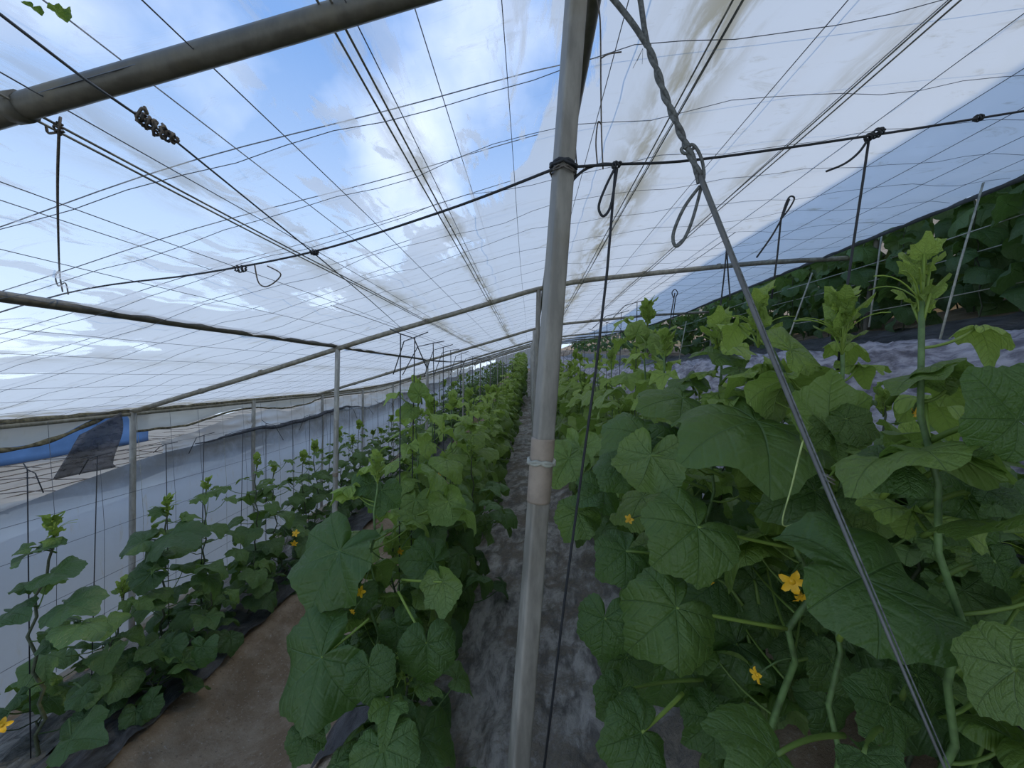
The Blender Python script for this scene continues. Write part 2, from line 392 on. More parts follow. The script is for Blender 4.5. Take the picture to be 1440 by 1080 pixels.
# ================================================================== SETTING
def nz3(x, y, z=0., s=1.): return noise.noise(Vector((x * s, y * s, z)))
XS = [-14, -11, -9, -7.5, -6, -5.2, -4.6, -4.2] + [-4 + .1 * i for i in range(76)] + [3.8, 4.2, 4.8, 5.5, 6.5, 8, 10, 13, 16]
YS = [-3, -2, -1, -.5] + [.12 * i for i in range(60)] + [7.4 + .4 * i for i in range(40)] + [24 + 1.5 * i for i in range(30)]
g = MB()
g.add([(x, y, gz(x, y) + .018 * nz3(x, y, 0, 5) + .03 * nz3(x, y, 3, 1.7)) for y in YS for x in XS],
      [(j * len(XS) + i, j * len(XS) + i + 1, (j + 1) * len(XS) + i + 1, (j + 1) * len(XS) + i) for j in range(len(YS) - 1) for i in range(len(XS) - 1)])
o = g.build('floor', M['soil']); tag(o, 'bare brown sloping soil floor between the crop beds', 'ground', None, 'structure')

YE = 48.0
YF = [-1.6 + .11 * i for i in range(60)] + [5 + .35 * i for i in range(60)] + [26 + 1.1 * i for i in range(21)]
XF = [-4.1 + (2.95 + 4.1) * i / 84 for i in range(85)]
def film_z(x, y): return rz(x, y) + .009 * math.sin(2 * math.pi * (y - 1.11) / .31 + math.pi / 2) * (1 if y < 9 else .3) + .012 * nz3(x, y, 0, 1.8)
fm = MB(); fm.add([(x, y, film_z(x, y)) for y in YF for x in XF],
                  [(j * 85 + i, j * 85 + i + 1, (j + 1) * 85 + i + 1, (j + 1) * 85 + i) for j in range(len(YF) - 1) for i in range(84)])
o = fm.build('ceiling', M['film']); tag(o, 'white and clear plastic roof film stretched over wires', 'roof film', None, 'structure')
hm = MB(); hm.tube([(2.95, y, rz(2.95, y) - .012) for y in YF[::3]], .016, 8)
o = hm.build('trim_1', M['wallfilm']); tag(o, 'rolled hem along the upper edge of the roof film', 'film hem', None, 'structure')

# left side wall: lower film, eave band, bunched old film, bottom roll
def wtop(y): return -1.02 + .13 * ss(2.5, 4.4, y) + .12 * ss(4.6, 6, y) + .05 * math.sin(y * 1.7) + lift(y)
def wl(u, v):
    y = .6 + (YE - .6) * u ** 1.7; t = wtop(y); b = -2.56 + lift(y); z = t + (b - t) * v
    return (-4.0 + .03 * math.sin(y * 2.1 + z * 2) + .025 * nz3(y * 1.5, z * 3), y, z)
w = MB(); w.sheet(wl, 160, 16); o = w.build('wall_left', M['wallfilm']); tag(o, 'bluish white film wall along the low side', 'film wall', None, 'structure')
w = MB(); w.tube([(-3.97, y, -2.555 + lift(y) + .012 * math.sin(y * 3)) for y in [.6 + .3 * i for i in range(150)]], .034, 8)
o = w.build('baseboard_left', M['oldfilm']); tag(o, 'rolled beige film at the foot of the side wall', 'film roll', None, 'structure')
def bandh(y):
    if y < 3.9: return .235 * (1 - ss(3.2, 3.92, y) * .85)
    if y < 4.05: return .03
    return .26 - .15 * ss(4.5, 5.6, y) + .07 * ss(5.8, 6.6, y) - .05 * ss(7.2, 7.6, y) + .03 * math.sin(y * 1.3)
def bl(u, v):
    y = .6 + (YE - .6) * u ** 1.7; t = rz(-4.06, y) + .02; h = bandh(y)
    return (-4.05 + .05 * math.sin(v * 3.14) + .02 * nz3(y * 3, v * 2), y, t - .045 * (v > 0) * 0 - h * v - .012 * nz3(y * 4, v * 3, 5))
w = MB(); w.sheet(bl, 260, 8); o = w.build('trim_2', M['bandfilm']); tag(o, 'dirty grey film band hanging under the low eave', 'film band', None, 'structure')
k_ = MB(); k_.tube([(-4.02 + .01 * nz3(y, 2, 0, 4), y, rz(-4.06, y) + .015 - bandh(y) + .012 * nz3(y, 0, 0, 5)) for y in [.6 + .07 * i for i in range(46)]], lambda t: .018 + .006 * math.sin(t * 60), 7)
k_.tube([(-4.02 + .01 * nz3(y, 2, 0, 4), y, rz(-4.06, y) + .01 - bandh(y) + .012 * nz3(y, 0, 0, 5)) for y in [4.08 + .12 * i for i in range(160)]], .012, 6)
M['mould'] = simple('mouldy_film_hem', (.17, .15, .09), .85, 0, .6, 25)
k_.build('hem', M['mould'], o)
k_ = MB(); k_.tube([(-4.03, y, rz(-4.06, y) - .015) for y in [.6 + .3 * i for i in range(150)]], .028, 6); k_.build('eave_band', M['mould'], o)
def bu(u, v):
    y = 4.35 + 24 * u ** 1.6; t = rz(-4.06, y) - bandh(y) - .03 - .1 * ss(4.3, 4.4, y) * (1 - ss(4.4, 6.5, y)); b = wtop(y) - .06
    z = t + (b - t) * v
    return (-4.06 + .07 * nz3(y * 2.2, z * 7, 1) + .04 * nz3(y * 7, z * 16, 4) + .06 * math.sin(v * 3), y, z + .05 * nz3(y * 2, v * 2, 8))
w = MB(); w.sheet(bu, 200, 16); o = w.build('wall_left_upper', M['crumple']); tag(o, 'crumpled dirty film bunched above the side wall', 'old film', None, 'structure')
w = MB()
w.tube([(-3.95 + .02 * nz3(y, 1, 0, 5), y, wtop(y) + .015 + .03 * nz3(y, 0, 0, 2.5)) for y in [4.7 + .08 * i for i in range(60)]], lambda t: .006 + .028 * math.sin(math.pi * t), 7)
o = w.build('film_fold', M['net_dark']); tag(o, 'dark crumpled fold of film along the top of the side wall', 'film fold')

# dark torn netting hanging in the gap
def netp(u, v):
    a = (112 + (170 - 112) * u, 612 + (580 - 612) * u); b = (74 + (163 - 74) * u, 674 + (657 - 674) * u)
    px = a[0] + (b[0] - a[0]) * v; py = a[1] + (b[1] - a[1]) * v
    if 0 < v < 1: px += 5 * math.sin(v * 5) * u
    X = -3.93 + .03 * math.sin(u * 5 + v * 3) + .02 * nz3(u * 4, v * 4)
    Y = X * F / (px - VX); return (X, Y, (VY - py) / F * Y)
w = MB(); w.sheet(netp, 16, 16); o = w.build('torn_netting', M['netting']); tag(o, 'torn dark netting hanging from the eave beside the second wall post', 'netting')
sm = o.modifiers.new('t', 'SOLIDIFY'); sm.thickness = .004

# the lower terrace seen through the gap
def lr(u, v):
    y = -1 + 34 * u; x = -4.45 - 4.8 * v
    return (x, y, -1.2 - .02 * v - .2 * max(0, v - .5) + .035 * math.sin(y * 4) + .03 * nz3(x, y, 0, 1.5) + lift(y))
w = MB(); w.sheet(lr, 120, 20); o = w.build('lower_tunnel_roof', M['oldfilm']); tag(o, 'pale film roof of the next tunnel down the slope', 'tunnel roof', None, 'structure')
for i in range(26):
    y = 1.2 + .55 * i; w = MB(); w.tube([(-4.45 - .3 * k, y + .03 * math.sin(k), -1.17 - .02 * k / 16 - .2 * max(0, k / 16 - .5) + lift(y) + .02 * math.sin(k * 2 + i)) for k in range(16)], .006, 4)
    tag(w.build('lower_roof_wire', M['rusty']), 'rusty wire across the pale tunnel roof down the slope', 'wire', 'wires on the lower tunnel roof')
for i in range(7):
    x = -4.6 - .35 * i; w = MB(); w.tube([(x, y * .5, -1.165 - .2 * max(0, (-x - 4.45) / 4.8 - .5) + .02 * nz3(x, y) + lift(y * .5)) for y in range(0, 50)], .006, 4)
    tag(w.build('lower_roof_line', M['rusty']), 'rusty wire running lengthwise on the pale tunnel roof down the slope', 'wire', 'long wires on the lower tunnel roof')
w = MB(); w.sheet(lambda u, v: (-6.7 + .05 * nz3(u * 12, v * 3), -1 + 8.0 * u, -1.16 + .64 * v), 50, 8)
o = w.build('blue_tarpaulin', M['blue']); tag(o, 'blue tarpaulin screen standing beyond the gap under the eave', 'tarpaulin'); sm = o.modifiers.new('t', 'SOLIDIFY'); sm.thickness = .01

# added sheet, out of view over the higher terrace, shadowing the roof film
w = MB(); w.sheet(lambda u, v: (3.35 + 3.6 * u, -6 + 66 * v, 3.25 + .9 * u + lift(-6 + 66 * v) + .03 * math.sin(v * 90)), 8, 60)
o = w.build('added_shade_sheet', M['shade']); tag(o, 'added unseen sheet over the higher terrace, shading the roof film', 'tunnel roof', None, 'structure'); 

# plastic mulch sheets
def mulch(name, x0, x1, y0, y1, nx, ny, amp, mat, label, dz=.02, pw=1.6, stretch=(6, 3)):
    def fn(u, v):
        y = y0 + (y1 - y0) * v ** pw; x = x0 + (x1 - x0) * u + .03 * nz3(y, 3, 0, 2) * (u - .5) * 2
        a = abs(nz3(x * stretch[0] + y * 2, y * stretch[1] - x, 2)); b = nz3(x * 17, y * 12, 5)
        return (x, y, gz(x, y) + dz + amp * (.9 - 2.2 * a) * .5 + amp * .25 * b)
    w = MB(); w.sheet(fn, nx, ny, 0); o = w.build(name, mat); return tag(o, label, 'mulch sheet')
mulch('mulch_sheet', -.62, .62, .5, 40, 44, 420, .045, M['mulch_path'], 'muddy silver plastic mulch along the path at the steel post', .03)
mulch('mulch_sheet', 1.28, 2.2, .4, 30, 70, 420, .11, M['mulch_bank'], 'wrinkled silver plastic mulch over the bank on the high side', .05)
mulch('mulch_sheet', -3.75, -2.56, .8, 30, 50, 320, .08, M['mulch_bed'], 'pale wrinkled plastic mulch under the sparse vines by the film wall', .03)
mulch('mulch_sheet', -2.55, -2.2, .8, 30, 12, 320, .07, M['mulch_black'], 'crumpled black plastic mulch edge beside the brown soil', .05)
mulch('mulch_sheet', -.98, -.66, 1.75, 30, 24, 240, .04, M['mulch_black'], 'dark plastic mulch under the vines between soil and path', .02)

mulch('mulch_sheet', 2.22, 3.3, .6, 30, 24, 240, .05, M['mulch_black'], 'added black sheet darkening the higher terrace ground, under the dark trellised vines', .03)  # added black sheet, put in to make the terrace ground dark
# ================================================================== PIPES
CSY = [.80, 4.0, 7.5, 11.6, 15.6, 19.6, 24, 28.5, 33]
def post(p0, p1, r, label, group=None, square=False, tape=None, ring=None, mat='post'):
    p0, p1 = Vector(p0), Vector(p1); o = empty('support_post', p0); tag(o, label, 'post', group)
    w = MB()
    if square:
        d = (p1 - p0); L = d.length; rot = d.to_track_quat('Z', 'Y').to_matrix() @ Matrix.Rotation(R(22), 3, 'Z'); n = 40; prof_ = []
        h = r; c = r * .3
        for sx, sy in ((1, 1), (-1, 1), (-1, -1), (1, -1)):
            for k in range(4):
                a = math.atan2(sy, sx) - math.pi / 4 + k * math.pi / 6
                prof_.append(((h - c) * sx + c * math.cos(a), (h - c) * sy + c * math.sin(a)))
        S = len(prof_); vs = [p0 + rot @ Vector((x, y, L * i / n)) for i in range(n + 1) for x, y in prof_]
        w.add(vs, [(i * S + k, i * S + (k + 1) % S, (i + 1) * S + (k + 1) % S, (i + 1) * S + k) for i in range(n) for k in range(S)] + [tuple(range(S - 1, -1, -1)), tuple(n * S + k for k in range(S))])
    else: w.tube([p0.lerp(p1, i / 8) for i in range(9)], r, 12)
    w.build('shaft', M[mat], o, loc=p0).location = (0, 0, 0)
    d = (p1 - p0).normalized()
    if tape:
        for (za, zb) in tape:
            w = MB(); a = p0.lerp(p1, (za - p0.z) / (p1.z - p0.z)); b = p0.lerp(p1, (zb - p0.z) / (p1.z - p0.z))
            w.tube([a, a + d * .004, b - d * .004, b], (r * 1.30 if square else r * 1.12), 16); w.build('tape_wrap', M['tape'], o, loc=p0).location = (0, 0, 0)
    if ring:
        for zr, mm, rr in ring:
            a = p0.lerp(p1, (zr - p0.z) / (p1.z - p0.z)); w = MB(); q = d.orthogonal().normalized(); s = d.cross(q)
            w.tube([a + (q * math.cos(t) + s * math.sin(t)) * r * (1.42 if square else 1.15) + d * .004 * math.sin(t * .5 + i) for i, t in enumerate([k * .35 for k in range(37)])], rr, 6); w.build('tie', M[mm], o, loc=p0).location = (0, 0, 0)
    return o
def rafter(y, label, group=None, r=.024):
    o = empty('roof_rafter', (-4.05, y, rz(-4.05, y) - .03)); tag(o, label, 'rafter pipe', group)
    pts = [Vector((x, y, rz(x, y) - .035 + .004 * math.sin(x * 3))) for x in [-4.05 + .15 * i for i in range(47)]]
    if y > 1: pts += [Vector((3.2, y, pts[-1].z + .02)), Vector((3.55, y, pts[-1].z + .04))]
    w = MB(); w.tube(pts, r, 12); w.build('pipe', M['pipe' if y < 1 else 'rafter'], o, loc=o.location).location = (0, 0, 0)
    for x in (-3.3, -2.7, -1.03, -.4, .52, 1.15, 1.9) if 1 < y < 8 else (-1.03,) if y < 1 else ():
        q = Vector((x, y, rz(x, y) - .035)); w = MB(); w.tube([q - Vector((.014, 0, .0)), q + Vector((.014, 0, .004))], r * 1.22, 10)
        w.build('clip', M['rafter' if y > 1 else 'pipe'], o, loc=o.location).location = (0, 0, 0)
    return o
rafter(CSY[0], 'thick dark rafter pipe passing close overhead, the closest of the rafters')
rafter(CSY[1], 'mossy pale rafter pipe resting on the second row of posts')
rafter(CSY[2], 'thin pale rafter pipe, third in line from the near end')
for y in CSY[3:]: rafter(y, 'distant rafter pipe under the far part of the roof', 'far rafter pipes')

post((-.075, .85, -1.52), (.105, .85, rz(.1, .85) - .015), .0195, 'near steel post standing in the muddy silver path', None, True,
     tape=[(-.27, -.135)], ring=[(.443, 'rope', .0035), (.43, 'rusty', .002), (-.185, 'cord_white', .004)])
post((.03, 4.0, -1.52), (.09, 4.0, rz(.1, 4) - .05), .024, 'steel post just behind the near post in the path line')
post((-1.975, 4.0, -2.25), (-1.93, 4.0, rz(-1.93, 4) - .04), .024, 'pale pipe post between the two left crop rows, meeting the mossy rafter', mat='pole', tape=[(-1.02, -.98)])
post((-4.0, 4.0, -2.65), (-3.985, 4.0, rz(-4, 4) - .03), .026, 'grey wall post beside the torn dark netting', mat='pole')
for i, y in enumerate(CSY[2:]):
    for x, zt in ((.08, -.05), (-1.93, -.04)):
        post((x - .03, y, gz(x, y) - .05), (x, y, rz(x, y) + zt), .024, 'distant pipe post among the crop rows', 'far posts in the crop', mat='pole')
for i, y in enumerate([5.74, 7.64, 9.5, 11.6, 13.5, 15.6, 17.6, 19.6, 22, 24, 26.5, 29]):
    l = {0: 'grey wall post next along from the netting, behind the sparse vines', 1: 'grey wall post third from the netting'}.get(i, 'distant grey wall post along the film wall')
    post((-4.0, y, gz(-4, y) - .05), (-3.98, y, rz(-4, y) - .03), .026, l, None if i < 2 else 'far wall posts', mat='pole')
post((3.36, 4.0, .35), (3.52, 4.0, 1.55), .03, 'slanting grey post on the higher terrace, at the end of the mossy rafter', mat='pipe')
for i, y in enumerate(CSY[2:6]): post((3.4, y, gz(3.4, y) - .05), (3.5, y, gz(3.4, y) + 1.1), .03, 'distant grey post on the higher terrace', 'far upper posts')

def purlin(x, dz, r, y0, y1, name, label, mat='rafter'):
    w = MB(); ys = [y0 + (y1 - y0) * i / 60 for i in range(61)]
    w.tube([(x + .004 * math.sin(y * 2), y, rz(x, y) - dz + .003 * math.sin(y * 5)) for y in ys], r, 12); return tag(w.build(name, M[mat]), label, 'purlin pipe')
purlin(-1.96, -.004, .022, -.5, 34, 'roof_purlin', 'grey purlin pipe running lengthwise over the second post line', 'pipe')
purlin(.142, .03, .022, -.6, 34, 'roof_purlin', 'dark purlin pipe running lengthwise along the top of the path posts', 'pipe')
purlin(-4.0, .055, .018, .5, 34, 'eave_purlin', 'mossy pipe along the low eave above the film band')

# ================================================================== WIRES
rng = random.Random(7)
def wire(name, pts, r, mat, label, cat='wire', group=None, sides=5):
    w = MB(); w.tube(pts, r, sides); return tag(w.build(name, M[mat]), label, cat, group)
def crossz(x, y, i): return rz(x, y) - .036 + .011 * math.sin(x * 6.3 + i * 1.9) + .006 * math.sin(x * 14 + i)
k = -6
while True:
    y = 1.11 + .31 * k
    if y > 24: break
    i = k + 10
    pts = [(x, y + .016 * math.sin(x * 2.3 + i * 2.1) + .012 * math.sin(x * 8 + i * 2.7), crossz(x, y, i)) for x in [-4.05 + .14 * q for q in range(50)]]
    wire('cross_wire', pts, .0011, 'wire', 'thin dark wire crossing under the roof film from eave to eave', 'wire', 'cross wires under the roof film', 4)
    if k >= -4 and y < 9:
        pts = [(x, y + .07 + .02 * math.sin(x * 1.7 + i * 1.3) + .008 * math.sin(x * 5 + i), rz(x, y) + .03 + .006 * math.sin(x * 3 + i)) for x in [-4.05 + .14 * q for q in range(50)]]
        wire('film_press_wire', pts, .0016, 'wire', 'wire pressing on the roof film from above, seen blurred through it', 'wire', 'press wires above the roof film', 4)
    k += 1
lx = [-3.9 + .295 * q for q in range(23)]
for q, x in enumerate(lx):
    ys = [-1.2 + .3 * j for j in range(60)] + [17 + 1.0 * j for j in range(20)]
    wire('long_wire', [(x + .004 * math.sin(y * 1.3 + q), y, rz(x, y) - .046 + .004 * math.sin(y * 2 + q)) for y in ys], .0014, 'wire', 'thin dark wire running lengthwise under the roof film', 'wire', 'lengthwise wires under the roof film', 4)
    if q % 2 == 0 and -2.5 < x < 2.4:
        wire('film_press_line', [(x + .1, y, rz(x + .1, y) + .03) for y in ys[:50]], .0016, 'wire', 'lengthwise wire lying on top of the roof film', 'wire', 'lengthwise wires above the roof film', 4)
for x in (-1.03, -.40, .52, 1.15):
    ys = [-1.2 + .2 * j for j in range(90)] + [17 + 1.0 * j for j in range(18)]
    o = empty('film_seam', (x, 0, rz(x, 0))); tag(o, {-1.03: 'double-edged roof seam nearest the low side, through the blue film', -.4: 'double-edged roof seam just left of the steel post', .52: 'double-edged dirty roof seam just right of the twisted rope', 1.15: 'double-edged roof seam toward the shaded film edge'}[x], 'film seam')
    for d in (-.012, .014):
        w = MB(); w.tube([(x + d, y, rz(x, y) - .034 + .002 * math.sin(y * 3)) for y in ys], .0028, 5); w.build('seam_wire', M['seam'], o, loc=o.location).location = (0, 0, 0)

def cat(pix, n=6):
    q = [at(*c) for c in pix]; out = []
    for i in range(len(q) - 1):
        a, b, c, d = q[max(0, i - 1)], q[i], q[i + 1], q[min(len(q) - 1, i + 2)]
        for s in range(n):
            t = s / n; out.append(.5 * ((2 * b) + (c - a) * t + (2 * a - 5 * b + 4 * c - d) * t * t + (3 * b - a - 3 * c + d) * t ** 3))
    return out + [q[-1]]
def knot(parent, p, r, tr, mat, seed, ax=Vector((1, 0, 0)), loc=None, long=1.6, name='knot'):
    rg = random.Random(seed); w = MB(); pts = []
    ax = ax.normalized(); u = ax.orthogonal().normalized(); v = ax.cross(u)
    for i in range(46):
        t = i / 45; a = t * 22
        pts.append(p + ax * ((t - .5) * 2 * r * long + rg.uniform(-.25, .25) * r) + (u * math.cos(a) + v * math.sin(a)) * r * (.35 + .65 * math.sin(math.pi * t)) )
    w.tube(pts, tr, 5); o = w.build(name, M[mat], parent, loc=loc); o.location = (0, 0, 0) if loc is not None else o.location; return o
def cord(name, pix, r, mat, label, cat_='cord', group=None, extra=(), knots=(), straight=False, r2=None):
    q = [at(*c) for c in pix] if straight else cat(pix); o = empty(name, q[0]); tag(o, label, cat_, group)
    w = MB(); w.tube(q, r, 7, r2=r2); w.build('cord', M[mat], o, loc=o.location).location = (0, 0, 0)
    for nm, pts in extra:
        w = MB(); w.tube(cat(pts), r * .95, 6); w.build(nm, M[mat], o, loc=o.location).location = (0, 0, 0)
    for (c, rr, sd, axx) in knots: knot(o, at(*c), rr, r * .8, mat, sd, axx, loc=o.location)
    return o
# the thick cable tied to the near post
cord('tie_cable', [(-120, 478, 1.95), (90, 413, 1.64), (280, 385, 1.42), (440, 354, 1.28), (620, 298, 1.02), (783, 236, .83)], .0032, 'rope', 'thick dark cable stretched from the grey purlin to the near steel post', 'cable',
     knots=[((442, 355, 1.27), .008, 3, Vector((1, .2, 0))), ((338, 378, 1.36), .012, 8, Vector((1, .3, 0)))])
cord('tie_cable', [(783, 236, .83), (866, 231, .86), (985, 224, .9), (1235, 189, .98), (1440, 156, 1.1), (1720, 112, 1.3)], .0030, 'rope', 'dark cable stretched from the near steel post toward the shaded film edge', 'cable',
     knots=[((1234, 187, .98), .010, 4, Vector((1, 0, .7))), ((1376, 166, 1.06), .008, 5, Vector((1, 0, .2)))])
cord('brace_wire', [(-60, -22, .46), (0, 20, .5), (120, 112, .6), (190, 160, .68)], .0022, 'wire', 'dark brace wire coming in close overhead, ending in the big twisted splice', straight=True)
o = cord('brace_wire', [(190, 160, .68), (245, 197, .75), (440, 355, 1.26), (520, 422, 2.0), (566, 463, 3.9)], .0020, 'wire', 'dark brace wire from the big twisted splice down to the mossy rafter', straight=True)
for i, (c, rr) in enumerate([((205, 170, .70), .010), ((222, 182, .715), .013), ((238, 192, .735), .009)]):
    knot(o, at(*c), rr, .0026, 'rusty', 20 + i, Vector((.8, .5, -.4)), loc=o.location, name='splice')
w = MB()
for pts in ([(190, 158, .68), (196, 172, .69), (212, 180, .71), (222, 186, .72)], [(192, 164, .68), (200, 152, .68), (207, 160, .69), (203, 150, .69)]): w.tube(cat(pts), .0025, 5)
w.build('splice_tail', M['rusty'], o, loc=o.location).location = (0, 0, 0)
cord('hanger_wire', [(85, 165, .84), (83, 188, .84), (81, 260, .95), (82, 330, 1.2), (84, 385, 1.5), (88, 410, 1.63)], .0026, 'rusty', 'hooked hanger wire from the thick near rafter down to the grey purlin', 'hanger',
     extra=[('hook', [(80, 186, .84), (68, 187, .84), (65, 178, .84)]), ('hook', [(84, 380, 1.5), (78, 388, 1.5), (82, 402, 1.58), (92, 398, 1.6), (96, 414, 1.63)])], knots=[((83, 180, .84), .008, 9, Vector((0, 0, 1)))])
cord('loose_wire', [(358, 372, 1.36), (364, 398, 1.36), (378, 402, 1.36), (395, 386, 1.36), (376, 374, 1.36)], .0022, 'rusty', 'bent loose wire end hanging below the thick dark cable')
# rusty hanging wires beside the near post
cord('hanging_wire', [(838, -10, .80), (844, 30, .81), (845, 120, .83), (846, 190, .85), (848, 238, .86)], .0016, 'rusty', 'rusty wire with a hooked end hanging right of the near steel post',
     extra=[('bend', [(845, 82, .82), (856, 76, .82), (874, 73, .82)]), ('loop', [(846, 176, .85), (841, 172, .85), (838, 200, .85), (840, 230, .86)])])
cord('hanging_wire', [(806, 160, .86), (808, 190, .86), (811, 232, .86)], .0016, 'rusty', 'short rusty wire hanging tight against the near steel post')
# black trellis cord in front
cord('trellis_string', [(866, 233, .86), (854, 380, .87), (838, 520, .88), (820, 650, .89), (797, 820, .9), (780, 960, .9), (764, 1090, .9)], .0030, 'rope', 'black trellis cord with a hanging loop, tied right of the near steel post', 'trellis cord', None,
     extra=[('loop', [(866, 234, .86), (852, 262, .86), (842, 290, .86), (848, 304, .86), (858, 292, .86), (864, 262, .86), (868, 236, .86)]), ('tail', [(866, 231, .86), (845, 231, .86), (820, 240, .85), (800, 262, .85), (792, 290, .84)])],
     knots=[((866, 232, .86), .007, 2, Vector((1, 0, .3)))], straight=True)
cord('trellis_string', [(1222, 195, .98), (1214, 250, .98), (1202, 330, .98), (1186, 440, .98), (1178, 520, .98)], .0030, 'rope', 'black trellis cord hanging from the knot on the cable over the shaded film', 'trellis cord', None,
     extra=[('tail', [(1222, 194, .98), (1208, 214, .98), (1188, 230, .98), (1162, 241, .98)]), ('tail', [(1222, 194, .98), (1234, 187, .98), (1245, 182, .98)])], knots=[((1222, 193, .98), .008, 6, Vector((1, 0, .8)))], straight=True)
cord('trellis_string', [(1110, 280, 1.25), (1098, 310, 1.25), (1093, 360, 1.25), (1085, 420, 1.25)], .0028, 'rope', 'black trellis cord with a narrow loop on top, between rope and shaded film', 'trellis cord', None,
     extra=[('loop', [(1098, 308, 1.25), (1106, 284, 1.25), (1112, 276, 1.25), (1117, 280, 1.25), (1108, 296, 1.25), (1098, 308, 1.25)]), ('tail', [(1098, 310, 1.25), (1084, 334, 1.25), (1064, 362, 1.25)])], straight=True)
cord('trellis_string', [(1022, 348, 1.5), (1018, 390, 1.5), (1012, 440, 1.5), (1008, 490, 1.5)], .0028, 'rope', 'black trellis cord hanging just left of the slanting rod', 'trellis cord', None, extra=[('tail', [(1022, 350, 1.5), (1024, 385, 1.5), (1027, 422, 1.5)])], straight=True)
cord('trellis_string', [(949, 412, 1.8), (944, 440, 1.8), (937, 500, 1.8), (929, 555, 1.8)], .0024, 'rope', 'black trellis cord ending in a small eye above the tall light green shoot', 'trellis cord', None,
     extra=[('loop', [(948, 420, 1.8), (945, 412, 1.8), (949, 407, 1.8), (953, 412, 1.8), (950, 420, 1.8), (946, 450, 1.8)])], straight=True)
# twisted rope and slanting rod
o = empty('twisted_rope', at(910, 62, .84)); tag(o, 'weathered twisted rope with two strands hanging from the roof right of the near steel post', 'rope')
def strand(pix, r, ph, nm):
    base = cat(pix, 10); w = MB(); pts = []
    for i, p in enumerate(base): pts.append(p + Vector((math.cos(i * .42 + ph), math.sin(i * .42 + ph), 0)) * .0035)
    w.tube(pts, r, 7); w.build(nm, M['grey_rope'], o, loc=o.location).location = (0, 0, 0)
w = MB(); w.tube(cat([(852, -14, .82), (872, 10, .825), (892, 36, .83), (910, 64, .84)]), .0062, 7); w.build('strand', M['grey_rope'], o, loc=o.location).location = (0, 0, 0)
w = MB(); w.tube(cat([(897, -20, .83), (902, 10, .83), (906, 40, .835), (911, 66, .84)]), .0058, 7); w.build('strand', M['grey_rope'], o, loc=o.location).location = (0, 0, 0)
for ph in (0, math.pi): strand([(910, 62, .84), (922, 95, .84), (934, 132, .84), (948, 165, .845), (962, 198, .85), (970, 216, .85), (983, 246, .85)], .0052, ph, 'twist')
for pts in ([(962, 208, .845), (975, 204, .845), (986, 222, .845), (990, 246, .85), (986, 262, .85)], [(968, 212, .85), (976, 235, .85), (982, 258, .85)], [(984, 262, .85), (962, 292, .85), (947, 328, .85), (950, 346, .85), (962, 336, .85), (974, 308, .85), (986, 264, .85)], [(966, 205, .85), (958, 210, .85), (964, 216, .85), (976, 208, .85)]):
    w = MB(); w.tube(cat(pts), .0036, 6); w.build('knot_loop', M['grey_rope'], o, loc=o.location).location = (0, 0, 0)
w = MB()
for a in ((896, 86), (890, 96), (903, 90)): w.tube([at(904, 68, .84), at(a[0], a[1], .84)], .0005, 3)
w.build('frayed_fibre', M['grey_rope'], o, loc=o.location).location = (0, 0, 0)
a, b = at(984, 248, .85), at(1350, 1130, .44); o = empty('guy_rod', a); tag(o, 'slanting steel guy rod crossing in front of the big leaves', 'rod')
w = MB(); w.tube([a.lerp(b, i / 12) + Vector((0, 0, -.012 * math.sin(math.pi * i / 12))) for i in range(13)], .0052, 8, r2=.0015); w.build('rod', M['rod'], o, loc=a).location = (0, 0, 0)
w = MB(); w.tube([a.lerp(b, i / 12) + Vector((.004, -.003, -.012 * math.sin(math.pi * i / 12))) for i in range(13)], .0024, 6, r2=.0008); w.build('wire_strand', M['grey_rope'], o, loc=a).location = (0, 0, 0)
q = a.lerp(b, .5); w = MB(); q = at(1163, 674, .66); w.tube([q + Vector((.010 * math.cos(t), -.010 * math.sin(t), .001 * t - .004 - .01 * math.cos(t) * .4)) for t in [.5 * i for i in range(26)]], .0014, 5); w.build('wire_binding', M['post'], o, loc=a).location = (0, 0, 0)
# trellis wires above the rows
for x, z, l in ((-2.65, -.5, 'thin trellis wire above the sparse vines by the film wall'), (-.6, .2, 'thin trellis wire above the vines left of the path'), (.62, .42, 'thin trellis wire above the vines right of the path')):
    wire('trellis_wire', [(x, y, z + lift(y) + .01 * math.sin(y)) for y in [1.2 + .5 * i for i in range(70)]], .0011, 'wire', l)
def tcord(x, y, ztop, label, group, seed, r=.0028):
    rg = random.Random(seed); z0 = gz(x, y) + .05; o = empty('trellis_string', (x, y, z0)); tag(o, label, 'trellis cord', group)
    lean = rg.uniform(-.05, .03); w = MB(); w.tube([Vector((x + lean * (1 - t), y, z0 + (ztop - z0) * t)) for t in (0, .5, 1)], r, 5); w.build('cord', M['rope'], o, loc=o.location).location = (0, 0, 0)
    w = MB(); s = rg.choice((-1, 1)); p = Vector((x, y, ztop)); L = rg.uniform(.08, .2)
    w.tube([p + Vector((-s * .06, .03, .03 * rg.random())), p, p + Vector((s * L * .5, 0, -.02)), p + Vector((s * L, 0, -rg.uniform(.03, .22)))], r, 5); w.build('tail', M['rope'], o, loc=o.location).location = (0, 0, 0)
ya = [2.1, 2.44, 2.9, 3.24, 3.68, 4.0, 4.45, 4.8]
for i, y in enumerate(ya + [5.3 + .55 * j for j in range(20)]):
    l = ['black trellis cord with a drooping tail above the spindly vine by the wall', 'black trellis cord in front of the torn dark netting', 'black trellis cord just right of the grey post by the netting', 'black trellis cord with a T-shaped end, second right of the netting post'][i] if i < 4 else 'black trellis cord further along the film wall'
    tcord(-2.65, y, -.5 + lift(y) + .02 * math.sin(i * 3), l, None if i < 4 else 'trellis cords along the film wall', i)
